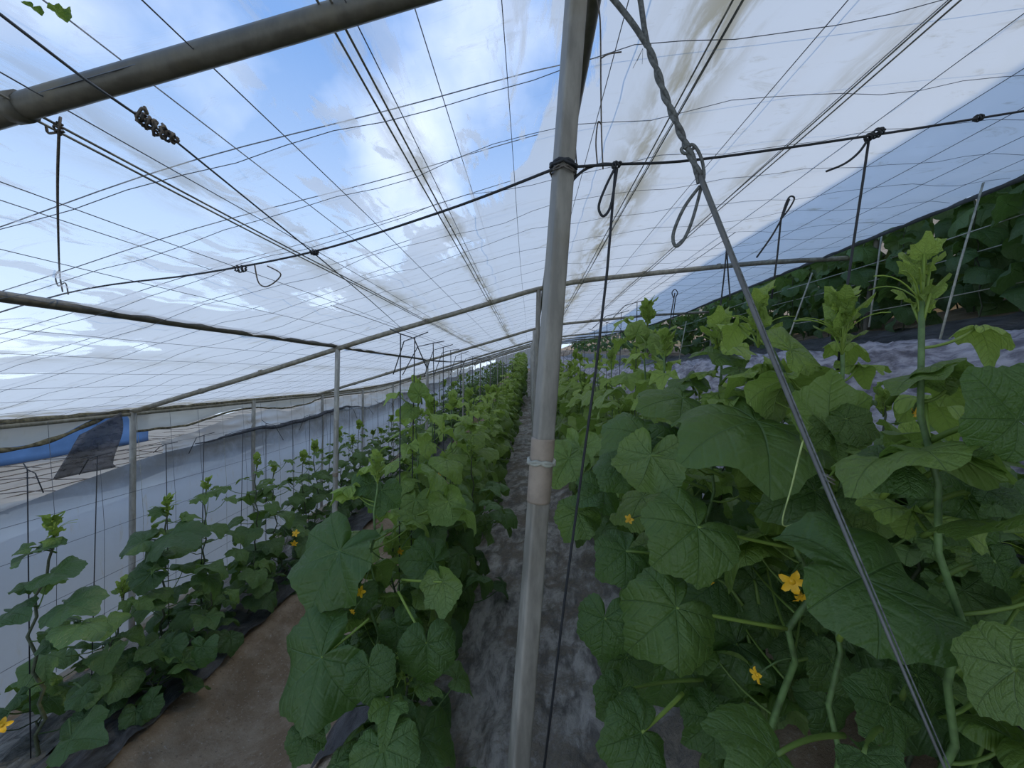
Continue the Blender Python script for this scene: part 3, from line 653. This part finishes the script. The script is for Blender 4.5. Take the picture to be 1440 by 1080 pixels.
for i, y in enumerate([1.85, 2.02, 2.4, 2.75, 3.1, 3.6] + [4.2 + .6 * j for j in range(18)]):
    l = ['black trellis cord with knotted tails, tallest above the vines left of the path', 'thin black trellis cord right beside the knotted one left of the path'][i] if i < 2 else 'black trellis cord over the vines left of the path, further back'
    tcord(-.6 + .02 * math.sin(i), y, .19 + lift(y), l, None if i < 2 else 'trellis cords left of the path', 50 + i)
for i, y in enumerate([2.3, 2.7, 3.2] + [3.8 + .7 * j for j in range(14)]):
    tcord(.62, y, .42 + lift(y), 'black trellis cord over the vines right of the path, further back', 'trellis cords right of the path', 90 + i, .0022)
# wires on the side wall
for i, z in enumerate((-1.16, -1.42, -1.85, -2.2)):
    wire('wall_wire', [(-3.93, y, z + lift(y) + .02 * math.sin(y * .8 + i)) for y in [.8 + .4 * j for j in range(50)]], .002, 'wire', 'thin wire running along the film wall', 'wire', 'wires along the film wall')
for i in range(34):
    y = 1.8 + .37 * i; z1 = rz(-4, y) - .05
    wire('wall_string', [(-3.9, y, -2.45 + lift(y)), (-3.92, y + .02, -1.4 + lift(y)), (-3.97, y, z1)], .0018, 'wire' if i % 3 else 'cord_white', 'thin vertical string in front of the film wall', 'string', 'strings on the film wall')
# cords and wires on the higher terrace
cord('pale_twine', [(1386, 246, 2.45), (1350, 370, 2.35), (1318, 492, 2.25)], .006, 'cord_white', 'pale slanting cord tied to the film edge over the bank', straight=True)
for i, (a, b, Y) in enumerate((((1142, 384), (1100, 500), 3.6), ((1026, 440), (1010, 505), 4.6), ((965, 452), (955, 505), 6.0), ((1240, 330), (1222, 460), 3.4))):
    cord('pale_twine', [(a[0], a[1], Y), (b[0], b[1], Y - .1)], .007, 'cord_white', 'pale cord from film edge to bank, further back', 'cord', 'far pale cords', straight=True)
for i, (x, z) in enumerate(((3.2, 1.05), (3.3, .92), (3.25, .62))):
    wire('upper_line', [(x + .03 * math.sin(y), y, z + lift(y) + .02 * math.sin(y * 1.3)) for y in [1.2 + .4 * j for j in range(40)]], .0045, 'cord_white', ['pale line along the top of the dark upper vines', 'pale line halfway up the dark upper vines', 'pale line low on the dark upper vines'][i], 'cord')

# ================================================================== PLANTS
rg = random.Random(11)
def drp(lo, hi): return lambda t: lo + (hi - lo) * t
DB = drp(1.0, .1)                           # lower blades hang, upper spread
toward = lambda i, t: -1.57 + 2.1 * math.sin(i * 2.1) + (i % 3 - 1) * .6

# ---- row right of the path (nearest big leaves)
H1 = [
 dict(b=(1085, 850, 1.12), t=(1065, 910, 1.1), n=(.1, -1, .35), s=1.1), dict(b=(1120, 905, 1.1), t=(1150, 960, 1.06), n=(.1, -1, .3), s=1.1), dict(b=(1060, 960, 1.1), t=(1030, 1020, 1.08), n=(-.1, -1, .4), s=1.1), dict(b=(1120, 800, 1.2), t=(1140, 860, 1.18), n=(0, -1, .4), s=1.1), dict(b=(1170, 990, 1.0), t=(1190, 1050, .98), n=(.1, -1, .4), s=1.1), dict(b=(1080, 740, 1.25), t=(1060, 790, 1.22), n=(0, -1, .5), s=1.1),
 dict(b=(940, 930, 1.12), t=(925, 1000, 1.1), n=(0, -1, .4), bend=.3, w=1.2, s=1.1), dict(b=(1000, 880, 1.15), t=(940, 900, 1.12), n=(.1, -1, .3), bend=.3), dict(b=(1045, 880, 1.12), t=(1060, 940, 1.1), n=(0, -1, .4), bend=.3),
 dict(b=(1090, 790, 1.15), t=(1050, 800, 1.12), n=(0, -1, .5)), dict(b=(1000, 1010, 1.0), t=(960, 1060, .96), n=(-.1, -1, .6)), dict(b=(880, 925, 1.0), t=(850, 985, .98), n=(-.3, -1, .3)), dict(b=(1170, 930, .95), t=(1150, 990, .92), n=(.1, -1, .4)), dict(b=(1150, 860, 1.0), t=(1190, 890, .98), n=(.2, -1, .4)),
 dict(b=(981, 741, .93), t=(900, 806, .86), n=(-.35, -1, .55), bend=.9, cup=.5, s=.80, node=(1116, 771, .95), tint=.06),
 dict(b=(951, 855, .90), t=(866, 930, .85), n=(-.3, -1, .65), bend=.7, cup=.55, s=.82, node=(1106, 884, .93), tint=.06),
 dict(b=(905, 612, 1.2), t=(838, 640, 1.15), n=(-.2, -1, .7), tint=.05),
 dict(b=(870, 655, 1.15), t=(843, 692, 1.1), n=(-.3, -1, .4), bend=.3, tint=.0),
 dict(b=(915, 640, 1.1), t=(893, 715, 1.02), n=(.5, .8, .3), bend=.5, tint=.15),
 dict(b=(880, 775, 1.05), t=(832, 815, 1.0), n=(-.3, -1, .6), bend=.6, cup=.4),
 dict(b=(1035, 905, 1.1), t=(940, 940, 1.08), n=(0, -1, .5), bend=.3, cup=.2),
 dict(b=(1010, 815, 1.12), t=(960, 860, 1.08), n=(-.2, -1, .4)),
 dict(b=(1060, 815, 1.1), t=(1010, 870, 1.08), n=(.1, -1, .4)),
 dict(b=(850, 870, .98), t=(842, 950, .94), n=(-.4, -1, .2), bend=.4),
 dict(b=(902, 1030, .78), t=(832, 1060, .74), n=(-.1, -1, .75), bend=.7, cup=.6, node=(960, 975, .86)),
 dict(b=(870, 975, .88), t=(835, 1020, .85), n=(-.2, -1, .6)),
]
vine(.62, 1.0, (-.02, .05, .17), rg, 22, prof(.11, .13, .09), 0, DB, 'tall cucumber vine with pale stem and open yellow flower, behind the slanting rod', heroes=H1, azf=lambda i, t: rg.uniform(.8, 2.3), 
     path=[at(1080, 1700, 1.0), at(1072, 1060, .98), at(1095, 990, .97), at(1118, 930, .96), at(1108, 884, .94), at(1136, 845, .95), at(1136, 805, .95), at(1117, 771, .95), at(1142, 735, .95), at(1146, 690, .95), at(1140, 640, .95), at(1120, 560, 1.0), at(1090, 500, 1.04), at(1066, 452, 1.06)],
     flowers=[(at(1114, 818, .90), .026, (-.35, -1, -.1)), (at(1127, 838, .9), .020, (.2, -1, -.7)), (at(1064, 949, .93), .016, (-1, -.3, .0))],
     tendrils=[[(1150, 596, .86), (1133, 612, .82), (1124, 640, .8), (1113, 685, .8), (1101, 728, .8), (1104, 740, .8), (1121, 735, .8)]], shoot=.052, stem_r=.0085, wob=0)
H2 = [
 dict(b=(1395, 640, .6), t=(1450, 622, .56), n=(0, -.3, 1), s=1.1), dict(b=(1360, 700, .68), t=(1330, 760, .66), n=(0, -1, .5), s=1.1), dict(b=(1425, 680, .66), t=(1400, 720, .62), n=(0, -.9, .6)),
 dict(b=(1212, 812, .64), t=(1425, 878, .61), n=(.05, -.62, 1), bend=.3, cup=.3, s=1.0, w=.70, node=(1180, 900, .69)),
 dict(b=(1290, 640, .62), t=(1432, 634, .56), n=(.0, .35, 1), bend=.25, cup=.5, tint=.2, s=1.05, w=1.1, node=(1240, 700, .68)),
 dict(b=(1278, 640, .62), t=(1165, 632, .58), n=(.0, .3, 1), bend=.3, cup=.5, tint=.2, node=(1240, 700, .68)),
 dict(b=(1430, 590, .52), t=(1362, 520, .53), n=(.3, -.8, -.5), bend=-.2, cup=.2, tint=.0, s=1.0, w=1.1),
 dict(b=(1300, 525, .62), t=(1382, 510, .60), n=(0, .5, 1), bend=.4, tint=.15),
 dict(b=(1300, 525, .62), t=(1240, 532, .60), n=(0, .2, 1), bend=.5, tint=.15),
 dict(b=(1265, 655, .6), t=(1225, 680, .57), n=(0, -.8, 1), bend=.6, cup=.6),
 dict(b=(1428, 942, .50), t=(1345, 1000, .5), n=(.3, .9, -.1), bend=.3, tint=.03),
 dict(b=(1092, 1062, .58), t=(1045, 1110, .5), n=(0, -.7, 1), bend=.4, cup=.5, tint=.03),
 dict(b=(1215, 1060, .56), t=(1300, 1120, .5), n=(.1, -.8, 1), bend=.5, cup=.4),
 dict(b=(1250, 990, .7), t=(1215, 1050, .66), n=(0, -1, .3), bend=.4),
 dict(b=(1290, 950, .72), t=(1340, 1010, .68), n=(0, -1, .4), bend=.4),
 dict(b=(1400, 740, .55), t=(1330, 735, .52), n=(0, .4, 1), bend=.5, tint=.1),
 dict(b=(1390, 690, .6), t=(1440, 720, .55), n=(0, -.6, 1), bend=.5),
 dict(b=(1400, 790, .65), t=(1440, 850, .62), n=(-.1, -1, .5), bend=.4),
]
vine(.64, .64, (-.01, .0, .145), rg, 12, prof(.11, .12, .07), 0, DB, 'cucumber vine with the largest dark leaf, nearest the camera on the bank side', heroes=H2, shoot=.032, stem_r=.007, z0=.2,
     flowers=[(at(1288, 580, .7), .010, (.2, -1, .2))], azf=lambda i, t: rg.uniform(-.9, 1.6))
H3 = [
 dict(b=(1166, 600, .82), t=(1160, 515, .86), n=(.2, .8, .4), bend=.3, cup=.7, tint=.25),
 dict(b=(1170, 605, .82), t=(1185, 655, .78), n=(-.3, -1, .3), bend=.4, tint=.1),
 dict(b=(1190, 590, .8), t=(1255, 612, .76), n=(0, -1, .6), bend=.5, tint=.08),
 dict(b=(1112, 492, .95), t=(1150, 482, 1.0), n=(-.1, -1, .55), bend=.3, tint=.42),
 dict(b=(1145, 690, .9), t=(1075, 720, .86), n=(0, -1, .55), bend=.5, cup=.5),
 dict(b=(1190, 700, .84), t=(1235, 712, .8), n=(0, -.8, .8), bend=.4, tint=.05),
 dict(b=(1200, 745, .86), t=(1262, 775, .84), n=(.1, -1, .5), bend=.4, tint=.18),
 dict(b=(1190, 770, .88), t=(1150, 800, .86), n=(0, -1, .5)),
]
vine(.66, .86, (.03, .02, .115), rg, 9, prof(.11, .125, .09), 0, DB, 'cucumber vine topped by the widest cluster of light green young leaves', heroes=H3, shoot=.055, stem_r=.007, z0=.85, azf=lambda i, t: rg.uniform(-.3, 2.6))
H4 = [
 dict(b=(1063, 592, 1.02), t=(966, 612, .93), n=(.0, -.4, 1), bend=.35, cup=.3, s=1.0, w=1.1, tint=.08, node=(1040, 680, 1.15)),
 dict(b=(960, 560, 1.3), t=(888, 566, 1.22), n=(0, -.55, 1), bend=.3, cup=.4, tint=.1),
 dict(b=(1020, 500, 1.3), t=(962, 492, 1.3), n=(0, -.35, 1), bend=.3, tint=.12),
 dict(b=(1040, 520, 1.2), t=(1080, 535, 1.12), n=(0, -.4, 1), bend=.5, tint=.1),
 dict(b=(955, 620, 1.2), t=(912, 635, 1.12), n=(0, -1, .7), bend=.5, tint=.0),
 dict(b=(965, 535, 1.4), t=(1000, 545, 1.3), n=(0, -.8, 1), bend=.3, tint=.08),
]
vine(.64, 1.3, (0, .05, .12), rg, 26, prof(.11, .13, .09), 0, DB, 'cucumber vine with one broad horizontal leaf, just left of the slanting rod', heroes=H4, shoot=.05, stem_r=.007,
     flowers=[(at(885, 730, 1.25), .014, (-.6, -1, .2)), (at(998, 818, 1.1), .011, (-.4, -1, -.6)), (at(1003, 843, 1.1), .010, (-1, -.5, .1))])
H5 = [dict(b=(800, 645, 1.45), t=(772, 690, 1.38), n=(-.5, -1, .4), tint=.2), dict(b=(815, 630, 1.5), t=(800, 690, 1.42), n=(.6, .8, .2), tint=.3), dict(b=(850, 690, 1.3), t=(812, 702, 1.22), n=(0, -1, .7)), dict(b=(812, 720, 1.3), t=(790, 770, 1.25), n=(-.2, -1, .5), tint=.1),
      dict(b=(895, 470, 1.95), t=(905, 445, 1.95), n=(-.2, -1, .1), tint=.45, bend=.2), dict(b=(930, 480, 1.9), t=(920, 500, 1.85), n=(0, -1, .4), tint=.4)]
vine(.60, 1.68, (.0, .1, .13), rg, 28, prof(.11, .135, .095), 0, DB, 'leafy cucumber vine right of the path, behind the looped black trellis cord', heroes=H5, shoot=.05, flowers=[(at(826, 705, 1.5), .012, (-1, -.6, .3))])
vine(.62, 2.05, (.0, .05, .32), rg, 28, prof(.11, .135, .095), 0, DB, 'cucumber vine with the tallest light green shoot standing against the white film', heroes=H5[4:], shoot=.06)
near_c = ['second leafy vine behind the tall light green shoot, right of the path', 'third leafy vine behind the tall light green shoot, right of the path']
for i, (y, dx) in enumerate(((2.45, .03), (2.85, -.04))):
    vine(.62 + dx, y, (0, 0, .08 + .06 * i), rg, 30, prof(.12, .14, .10), 0 if i == 0 else 1, DB, near_c[i], shoot=.05)

# ---- row left of the path
B1 = [
 dict(b=(452, 925, 1.3), t=(364, 1002, 1.24), n=(-.2, -1, .6), bend=.5, cup=.3, w=1.1, s=.98, node=(519, 870, 1.42)),
 dict(b=(519, 938, 1.26), t=(521, 1008, 1.2), n=(.05, -1, .5), bend=.3, cup=.2),
 dict(b=(600, 905, 1.34), t=(602, 985, 1.28), n=(.2, -1, .5), bend=.7, cup=.5, node=(560, 832, 1.45)),
 dict(b=(478, 775, 1.48), t=(420, 868, 1.36), n=(-.4, -1, .6), bend=.6, cup=.4, w=1.1, s=1.0),
 dict(b=(537, 690, 1.62), t=(531, 732, 1.55), n=(0, -1, .6), bend=.3, cup=.3),
 dict(b=(520, 680, 1.64), t=(478, 690, 1.58), n=(0, -.6, 1), bend=.4),
 dict(b=(610, 790, 1.6), t=(555, 785, 1.52), n=(0, -1, .8), bend=.4, cup=.3),
 dict(b=(622, 818, 1.42), t=(636, 872, 1.38), n=(.2, .9, .2), bend=.3, tint=.14, node=(565, 815, 1.5)),
 dict(b=(430, 1035, 1.22), t=(400, 1090, 1.16), n=(-.2, -1, .5), bend=.4, w=1.1),
 dict(b=(555, 1010, 1.24), t=(560, 1070, 1.2), n=(.1, -1, .4), bend=.3),
 dict(b=(500, 830, 1.5), t=(460, 880, 1.45), n=(-.1, -1, .4), bend=.4),
 dict(b=(560, 880, 1.45), t=(590, 920, 1.42), n=(.1, -1, .3)),
]
vine(-.60, 1.52, (0, .05, -.36), rg, 20, prof(.11, .13, .09), 0, DB, 'cucumber vine with broad hanging leaves beside the soil, nearest the camera left of the path', heroes=B1, azf=lambda i, t: rg.uniform(.25, 2.9), shoot=.035,
     flowers=[(at(508, 832, 1.42), .018, (-.3, -1, .3)), (at(496, 860, 1.42), .012, (-.5, -1, -.5))])
B2 = [
 dict(b=(612, 665, 1.72), t=(650, 682, 1.66), n=(0, .7, .8), bend=1.0, cup=.6, tint=.3, node=(600, 700, 1.8)),
 dict(b=(630, 705, 1.68), t=(648, 750, 1.62), n=(-.2, .9, .4), bend=.8, cup=.8, tint=.3, node=(575, 730, 1.8)),
 dict(b=(655, 722, 1.66), t=(690, 735, 1.6), n=(.1, .8, .6), bend=1.0, cup=.7, tint=.3),
 dict(b=(590, 555, 2.0), t=(577, 535, 2.0), n=(.1, -1, .2), bend=.2, tint=.3),
 dict(b=(578, 575, 2.0), t=(562, 590, 1.95), n=(0, -1, .3), bend=.2, tint=.25),
]
vine(-.60, 1.98, (.02, .1, -.09), rg, 26, prof(.11, .13, .09), 0, DB, 'cucumber vine with pale upturned leaves, second in the row left of the path', heroes=B2, shoot=.04, flowers=[(at(562, 775, 1.8), .017, (.1, -1, -.2))])
near_b = ['third leafy cucumber vine in the row left of the path', 'fourth leafy cucumber vine in the row left of the path', 'fifth leafy cucumber vine in the row left of the path']
for i, y in enumerate((2.42, 2.9, 3.4)):
    vine(-.56 + .04 * (i - 1), y, (0, 0, -.22 + .03 * i), rg, 30, prof(.12, .14, .10), 1 if i else 0, DB, near_b[i], shoot=.05, flowers=[(Vector((-.5, y - .25, -.55)), .014, (.3, -1, .1))] if i == 0 else ())

# ---- sparse row by the film wall
DA = drp(.55, .05)
A1 = [
 dict(s=.54, b=(36, 772, 2.05), t=(-8, 785, 2.0), n=(0, -.45, 1), tint=.1), dict(s=.54, b=(48, 775, 2.08), t=(100, 752, 2.05), n=(0, -.3, 1), tint=.12),
 dict(s=.54, b=(75, 806, 2.05), t=(128, 806, 2.0), n=(0, -.35, 1), bend=.5, tint=.1), dict(s=.54, b=(36, 826, 2.0), t=(-15, 830, 1.95), n=(0, -.3, 1), tint=.06),
 dict(s=.54, b=(12, 862, 1.95), t=(56, 856, 1.9), n=(0, -.35, 1)), dict(s=.54, b=(95, 850, 2.0), t=(160, 856, 1.95), n=(0, -.4, 1)),
 dict(s=.54, b=(115, 878, 1.95), t=(178, 882, 1.9), n=(0, .4, 1), tint=.1), dict(s=.54, b=(110, 880, 1.95), t=(92, 912, 1.9), n=(0, -.7, 1)),
 dict(s=.54, b=(70, 905, 1.95), t=(20, 920, 1.9), n=(0, -.5, 1)), dict(s=.54, b=(120, 975, 1.95), t=(60, 985, 1.9), n=(0, -.5, 1)),
 dict(s=.54, b=(25, 980, 1.9), t=(-20, 1010, 1.85), n=(0, -.6, 1)), dict(s=.54, b=(100, 1040, 1.9), t=(165, 1025, 1.85), n=(0, -.5, 1), tint=.06)]
vine(-2.63, 2.1, (.06, .05, -.82), rg, 3, prof(.10, .10, .07), 0, DA, 'spindly cucumber vine with few leaves, nearest the camera by the film wall', heroes=A1, shoot=.05, fol='leaf_deep', wob=.05, stem_r=.009, z0=.5,
     flowers=[(at(3, 1020, 1.8), .03, (.8, -1, .2))])
A2 = [dict(b=(200, 762, 2.65), t=(152, 775, 2.6), n=(0, -.6, 1)), dict(b=(215, 805, 2.6), t=(160, 825, 2.5), n=(0, -1, .8), cup=.4), dict(b=(240, 752, 2.7), t=(275, 756, 2.6), n=(0, -.5, 1)),
      dict(b=(240, 905, 2.5), t=(215, 948, 2.4), n=(0, -1, .7), cup=.5), dict(b=(225, 720, 2.75), t=(205, 715, 2.7), n=(0, -.4, 1), tint=.1), dict(b=(285, 910, 2.5), t=(275, 950, 2.45), n=(0, -1, .6)),
      dict(b=(180, 930, 2.4), t=(135, 945, 2.3), n=(0, -.7, 1)), dict(b=(160, 985, 2.3), t=(120, 1010, 2.2), n=(0, -.7, 1)), dict(b=(215, 985, 2.3), t=(190, 1020, 2.25), n=(0, -.9, 1))]
vine(-2.6, 2.8, (.05, 0, -.92), rg, 15, prof(.12, .13, .08), 0, DA, 'cucumber vine with dark round leaves, second along the film wall', heroes=A2, shoot=.045, fol='leaf_deep', z0=.08, stem_r=.008, spread=(.06, .28))
near_a = ['dark cucumber vine third along the film wall', 'dark cucumber vine fourth along the film wall, with a bright tip', 'dark cucumber vine fifth along the film wall', 'dark cucumber vine sixth along the film wall']
for i, y in enumerate((2.44, 3.2, 3.65, 4.05)):
    vine(-2.55 - .1 * (i % 2), y, (.05, 0, -1.3 if i == 0 else -.95 + .08 * (i % 3)), rg, 22, prof(.12, .13, .08), 1, DA, ['dark low cucumber vine between the spindly one and the round-leaved one'][0] if i == 0 else near_a[i - 1 + (0 if i else 0)], shoot=.045, fol='leaf_deep', z0=.04, stem_r=.007, spread=(.06, .28),
         flowers=[(at(416, 750, 3.6), .03, (.2, -1, .5)), (at(414, 764, 3.6), .028, (.2, -1, -.2))] if i == 3 else ())

for i, (x, y, h) in enumerate(((-2.35, 2.5, -1.75), (-2.4, 2.95, -1.6), (-2.38, 3.4, -1.55), (-2.85, 2.3, -1.7), (-2.4, 3.85, -1.5))):
    vine(x, y, (.03, 0, h), rg, 11, prof(.13, .13, .10), 0 if i < 3 else 1, drp(.5, .2), ['low dark cucumber vine spreading at the edge of the black mulch, nearest the camera', 'low dark cucumber vine spreading at the edge of the black mulch, second from the camera', 'low dark cucumber vine spreading at the edge of the black mulch, third from the camera', 'low cucumber vine tucked behind the spindly one against the film wall', 'low dark cucumber vine spreading at the edge of the black mulch, fourth from the camera'][i], shoot=0, fol='leaf_deep', z0=.06, spread=(.08, .26))
for i, (x, y, h) in enumerate(((-.62, 1.72, -.75), (-.5, 2.2, -.5), (-.45, 1.35, -1.0), (-.42, 2.65, -.5))):
    vine(x, y, (.03, 0, h), rg, 20, prof(.12, .13, .09), 0, DB, ['short cucumber vine filling in behind the broad hanging leaves left of the path', 'short cucumber vine leaning into the path behind the pale upturned leaves', 'lowest cucumber vine left of the path, leaves trailing on the silver mulch', 'short cucumber vine leaning into the path, just before the third leafy one'][i], shoot=.035, z0=.05, spread=(.06, .26), fol='leaf_deep')
# ---- second row at the foot of the bank
for i, (y, dx, h) in enumerate(((.95, .1, -.42), (1.2, .02, -.24), (1.5, .0, -.2), (1.85, .05, -.16), (2.25, .0, -.12), (2.7, .03, -.1), (1.22, .27, -.16), (1.6, .3, -.1))):
    l = ['lowest dark cucumber vine at the foot of the mulch bank, at the edge of view', 'cucumber vine at the foot of the mulch bank behind the largest dark leaf', 'cucumber vine at the foot of the mulch bank, third from the near end', 'cucumber vine at the foot of the mulch bank, fourth from the near end', 'cucumber vine at the foot of the mulch bank, fifth from the near end', 'cucumber vine at the foot of the mulch bank, sixth from the near end', 'cucumber vine rooted up on the mulch bank, closest to the edge of view', 'cucumber vine rooted up on the mulch bank, just behind the closest one there'][i]
    vine(1.12 + dx, y, (0, 0, h), rg, 22, prof(.12, .14, .10), 0 if i < 3 or i == 6 else 1, DB, l, shoot=.045, z0=.05, fol='leaf_deep')
o = MB(); o.sheet(lambda u, v: (-4.1 + 7.1 * u, 47.5, gz(-4.1 + 7.1 * u, 47.5) + (rz(-4.1 + 7.1 * u, 47.5) - gz(-4.1 + 7.1 * u, 47.5)) * v), 20, 6)
o = o.build('wall_back', M['wallfilm']); tag(o, 'film end wall far down the rows', 'film wall', None, 'structure')
# ---- the rest of the rows: copies of a few grown plants
def protos(n, nleaf, Lf, dr, h, fol, lod, seed, spread=(.06, .24)):
    out = []
    for i in range(n):
        r2 = random.Random(seed + i)
        root = vine(0, 40 + i, (0, 0, gz(0, 40 + i) + h * r2.uniform(.9, 1.1)), r2, nleaf, Lf, lod, dr, 'x', None, shoot=.06, fol=fol, z0=.05, spread=spread)
        out.append(root)
    return out
def drop(o):
    for c in list(o.children): bpy.data.objects.remove(c)
    bpy.data.objects.remove(o)
PC = protos(5, 32, prof(.125, .14, .11), DB, 1.42, 'leaf', 1, 300); PCf = protos(3, 26, prof(.15, .17, .13), DB, 1.45, 'leaf', 2, 320)
PA = protos(4, 24, prof(.11, .12, .08), DA, 1.2, 'leaf_deep', 1, 340)
PU = protos(4, 20, prof(.16, .18, .15), drp(.9, .6), 1.75, 'leaf_deep', 1, 360)
def ylist(y0, y1):
    y = y0; out = []
    while y < y1:
        out.append(y); y += .42 if y < 9 else .62 if y < 18 else 1.0
    return out
for y in ylist(3.28, 40):
    copy_vine(rg.choice(PC if y < 9 else PCf), .62 + rg.uniform(-.07, .07), y + rg.uniform(-.05, .05), rg.uniform(0, 6.28), rg.uniform(.92, 1.08) * (1 if y < 14 else 1.25), 'leafy cucumber vine further back in the row right of the path', 'vines right of the path')
for y in ylist(3.85, 40):
    copy_vine(rg.choice(PC if y < 9 else PCf), -.55 + rg.uniform(-.07, .07), y + rg.uniform(-.05, .05), rg.uniform(0, 6.28), rg.uniform(.88, 1.02) * (1 if y < 14 else 1.3), 'leafy cucumber vine further back in the row left of the path', 'vines left of the path')
for y in ylist(4.45, 40):
    copy_vine(rg.choice(PA), -2.55 + rg.uniform(-.08, .08), y, rg.uniform(0, 6.28), rg.uniform(.92, 1.1) * (1 if y < 12 else 1.3), 'dark cucumber vine further along the film wall', 'vines along the film wall')
for j, (x, y0, y1, st) in enumerate(((3.3, 1.5, 12, .5), (3.75, 1.3, 13, .42), (4.35, 1.6, 10, .5), (5.1, 2.0, 9, .7))):
    y = y0
    while y < y1:
        copy_vine(rg.choice(PU), x + rg.uniform(-.1, .1), y, rg.uniform(0, 6.28), rg.uniform(.95, 1.15) * (.8 + .13 * j), 'dark trellised vine on the higher terrace under the added shade sheet', 'upper terrace vines')
        y += st * (1 if y < 7 else 1.5)
for y in [13.5 + 1.2 * i for i in range(18)]:
    copy_vine(rg.choice(PU), 3.8, y, rg.uniform(0, 6.28), 1.2, 'dark trellised vine on the higher terrace under the added shade sheet', 'upper terrace vines')
for p in PC + PCf + PA + PU: drop(p)
# a dry leaf on top of the film
lm = MB(); q = Vector((-.80, .675, rz(-.8, .675) - .025))
leaf(lm, q, (.8, .2, .05), (0, 0, -1), .02, rg, 0, .5); leaf(lm, q + Vector((-.03, -.01, 0)), (-.8, .3, .05), (0, 0, -1), .016, rg, 0, .3)
tag(lm.build('fallen_leaf', M['leaf']), 'small fallen leaves stuck to the roof film above the thick near rafter', 'leaf')

# ================================================================== LIGHT AND CAMERA
sun = bpy.data.lights.new('sun', 'SUN'); sun.energy = 1.85; sun.color = (1, .89, .66); sun.angle = R(1.2)
so = bpy.data.objects.new('sun', sun); col.objects.link(so)
so.rotation_euler = Vector((.62, .06, .83)).to_track_quat('Z', 'Y').to_euler()
wd = bpy.data.worlds.new('sky'); sc.world = wd; wd.use_nodes = True; t = wd.node_tree; t.nodes.clear()
def wn(ty, **kw):
    x = t.nodes.new('ShaderNode' + ty)
    for k, v in kw.items(): setattr(x, k, v)
    return x
tc = wn('TexCoord'); sx = wn('SeparateXYZ'); t.links.new(tc.outputs['Generated'], sx.inputs[0])
rp = wn('ValToRGB'); t.links.new(sx.outputs[2], rp.inputs[0])
rp.color_ramp.elements[0].position = 0.0; rp.color_ramp.elements[0].color = (.60, .72, .85, 1)
rp.color_ramp.elements[1].position = .6; rp.color_ramp.elements[1].color = (.155, .30, .60, 1)
nz_ = wn('TexNoise'); nz_.inputs['Scale'].default_value = 2.2; nz_.inputs['Detail'].default_value = 6; t.links.new(tc.outputs['Generated'], nz_.inputs['Vector'])
cr = wn('ValToRGB'); t.links.new(nz_.outputs[0], cr.inputs[0]); cr.color_ramp.elements[0].position = .52; cr.color_ramp.elements[1].position = .85
mx = wn('Mix', data_type='RGBA'); t.links.new(cr.outputs[0], mx.inputs[0]); t.links.new(rp.outputs[0], mx.inputs[6]); mx.inputs[7].default_value = (.95, 1.0, 1.08, 1)
bg = wn('Background'); t.links.new(mx.outputs[2], bg.inputs[0]); bg.inputs[1].default_value = 1.5
ou = wn('OutputWorld'); t.links.new(bg.outputs[0], ou.inputs[0])

cam = bpy.data.cameras.new('camera'); co = bpy.data.objects.new('camera', cam); col.objects.link(co); sc.camera = co
co.rotation_euler = (R(90), 0, 0); cam.sensor_width = 36; cam.lens = 36 * F / 1440; cam.clip_start = .02; cam.clip_end = 300
cam.shift_x = -(VX - 720) / 1440; cam.shift_y = -(540 - VY) / 1440
sc.view_settings.view_transform = 'Standard'; sc.view_settings.look = 'None'; sc.view_settings.gamma = 1; sc.view_settings.use_curve_mapping = False
sc.view_settings.exposure = 0.0
sc.cycles.max_bounces = 8; sc.cycles.diffuse_bounces = 5; sc.cycles.transmission_bounces = 6; sc.cycles.transparent_max_bounces = 12; sc.cycles.caustics_reflective = False; sc.cycles.caustics_refractive = False
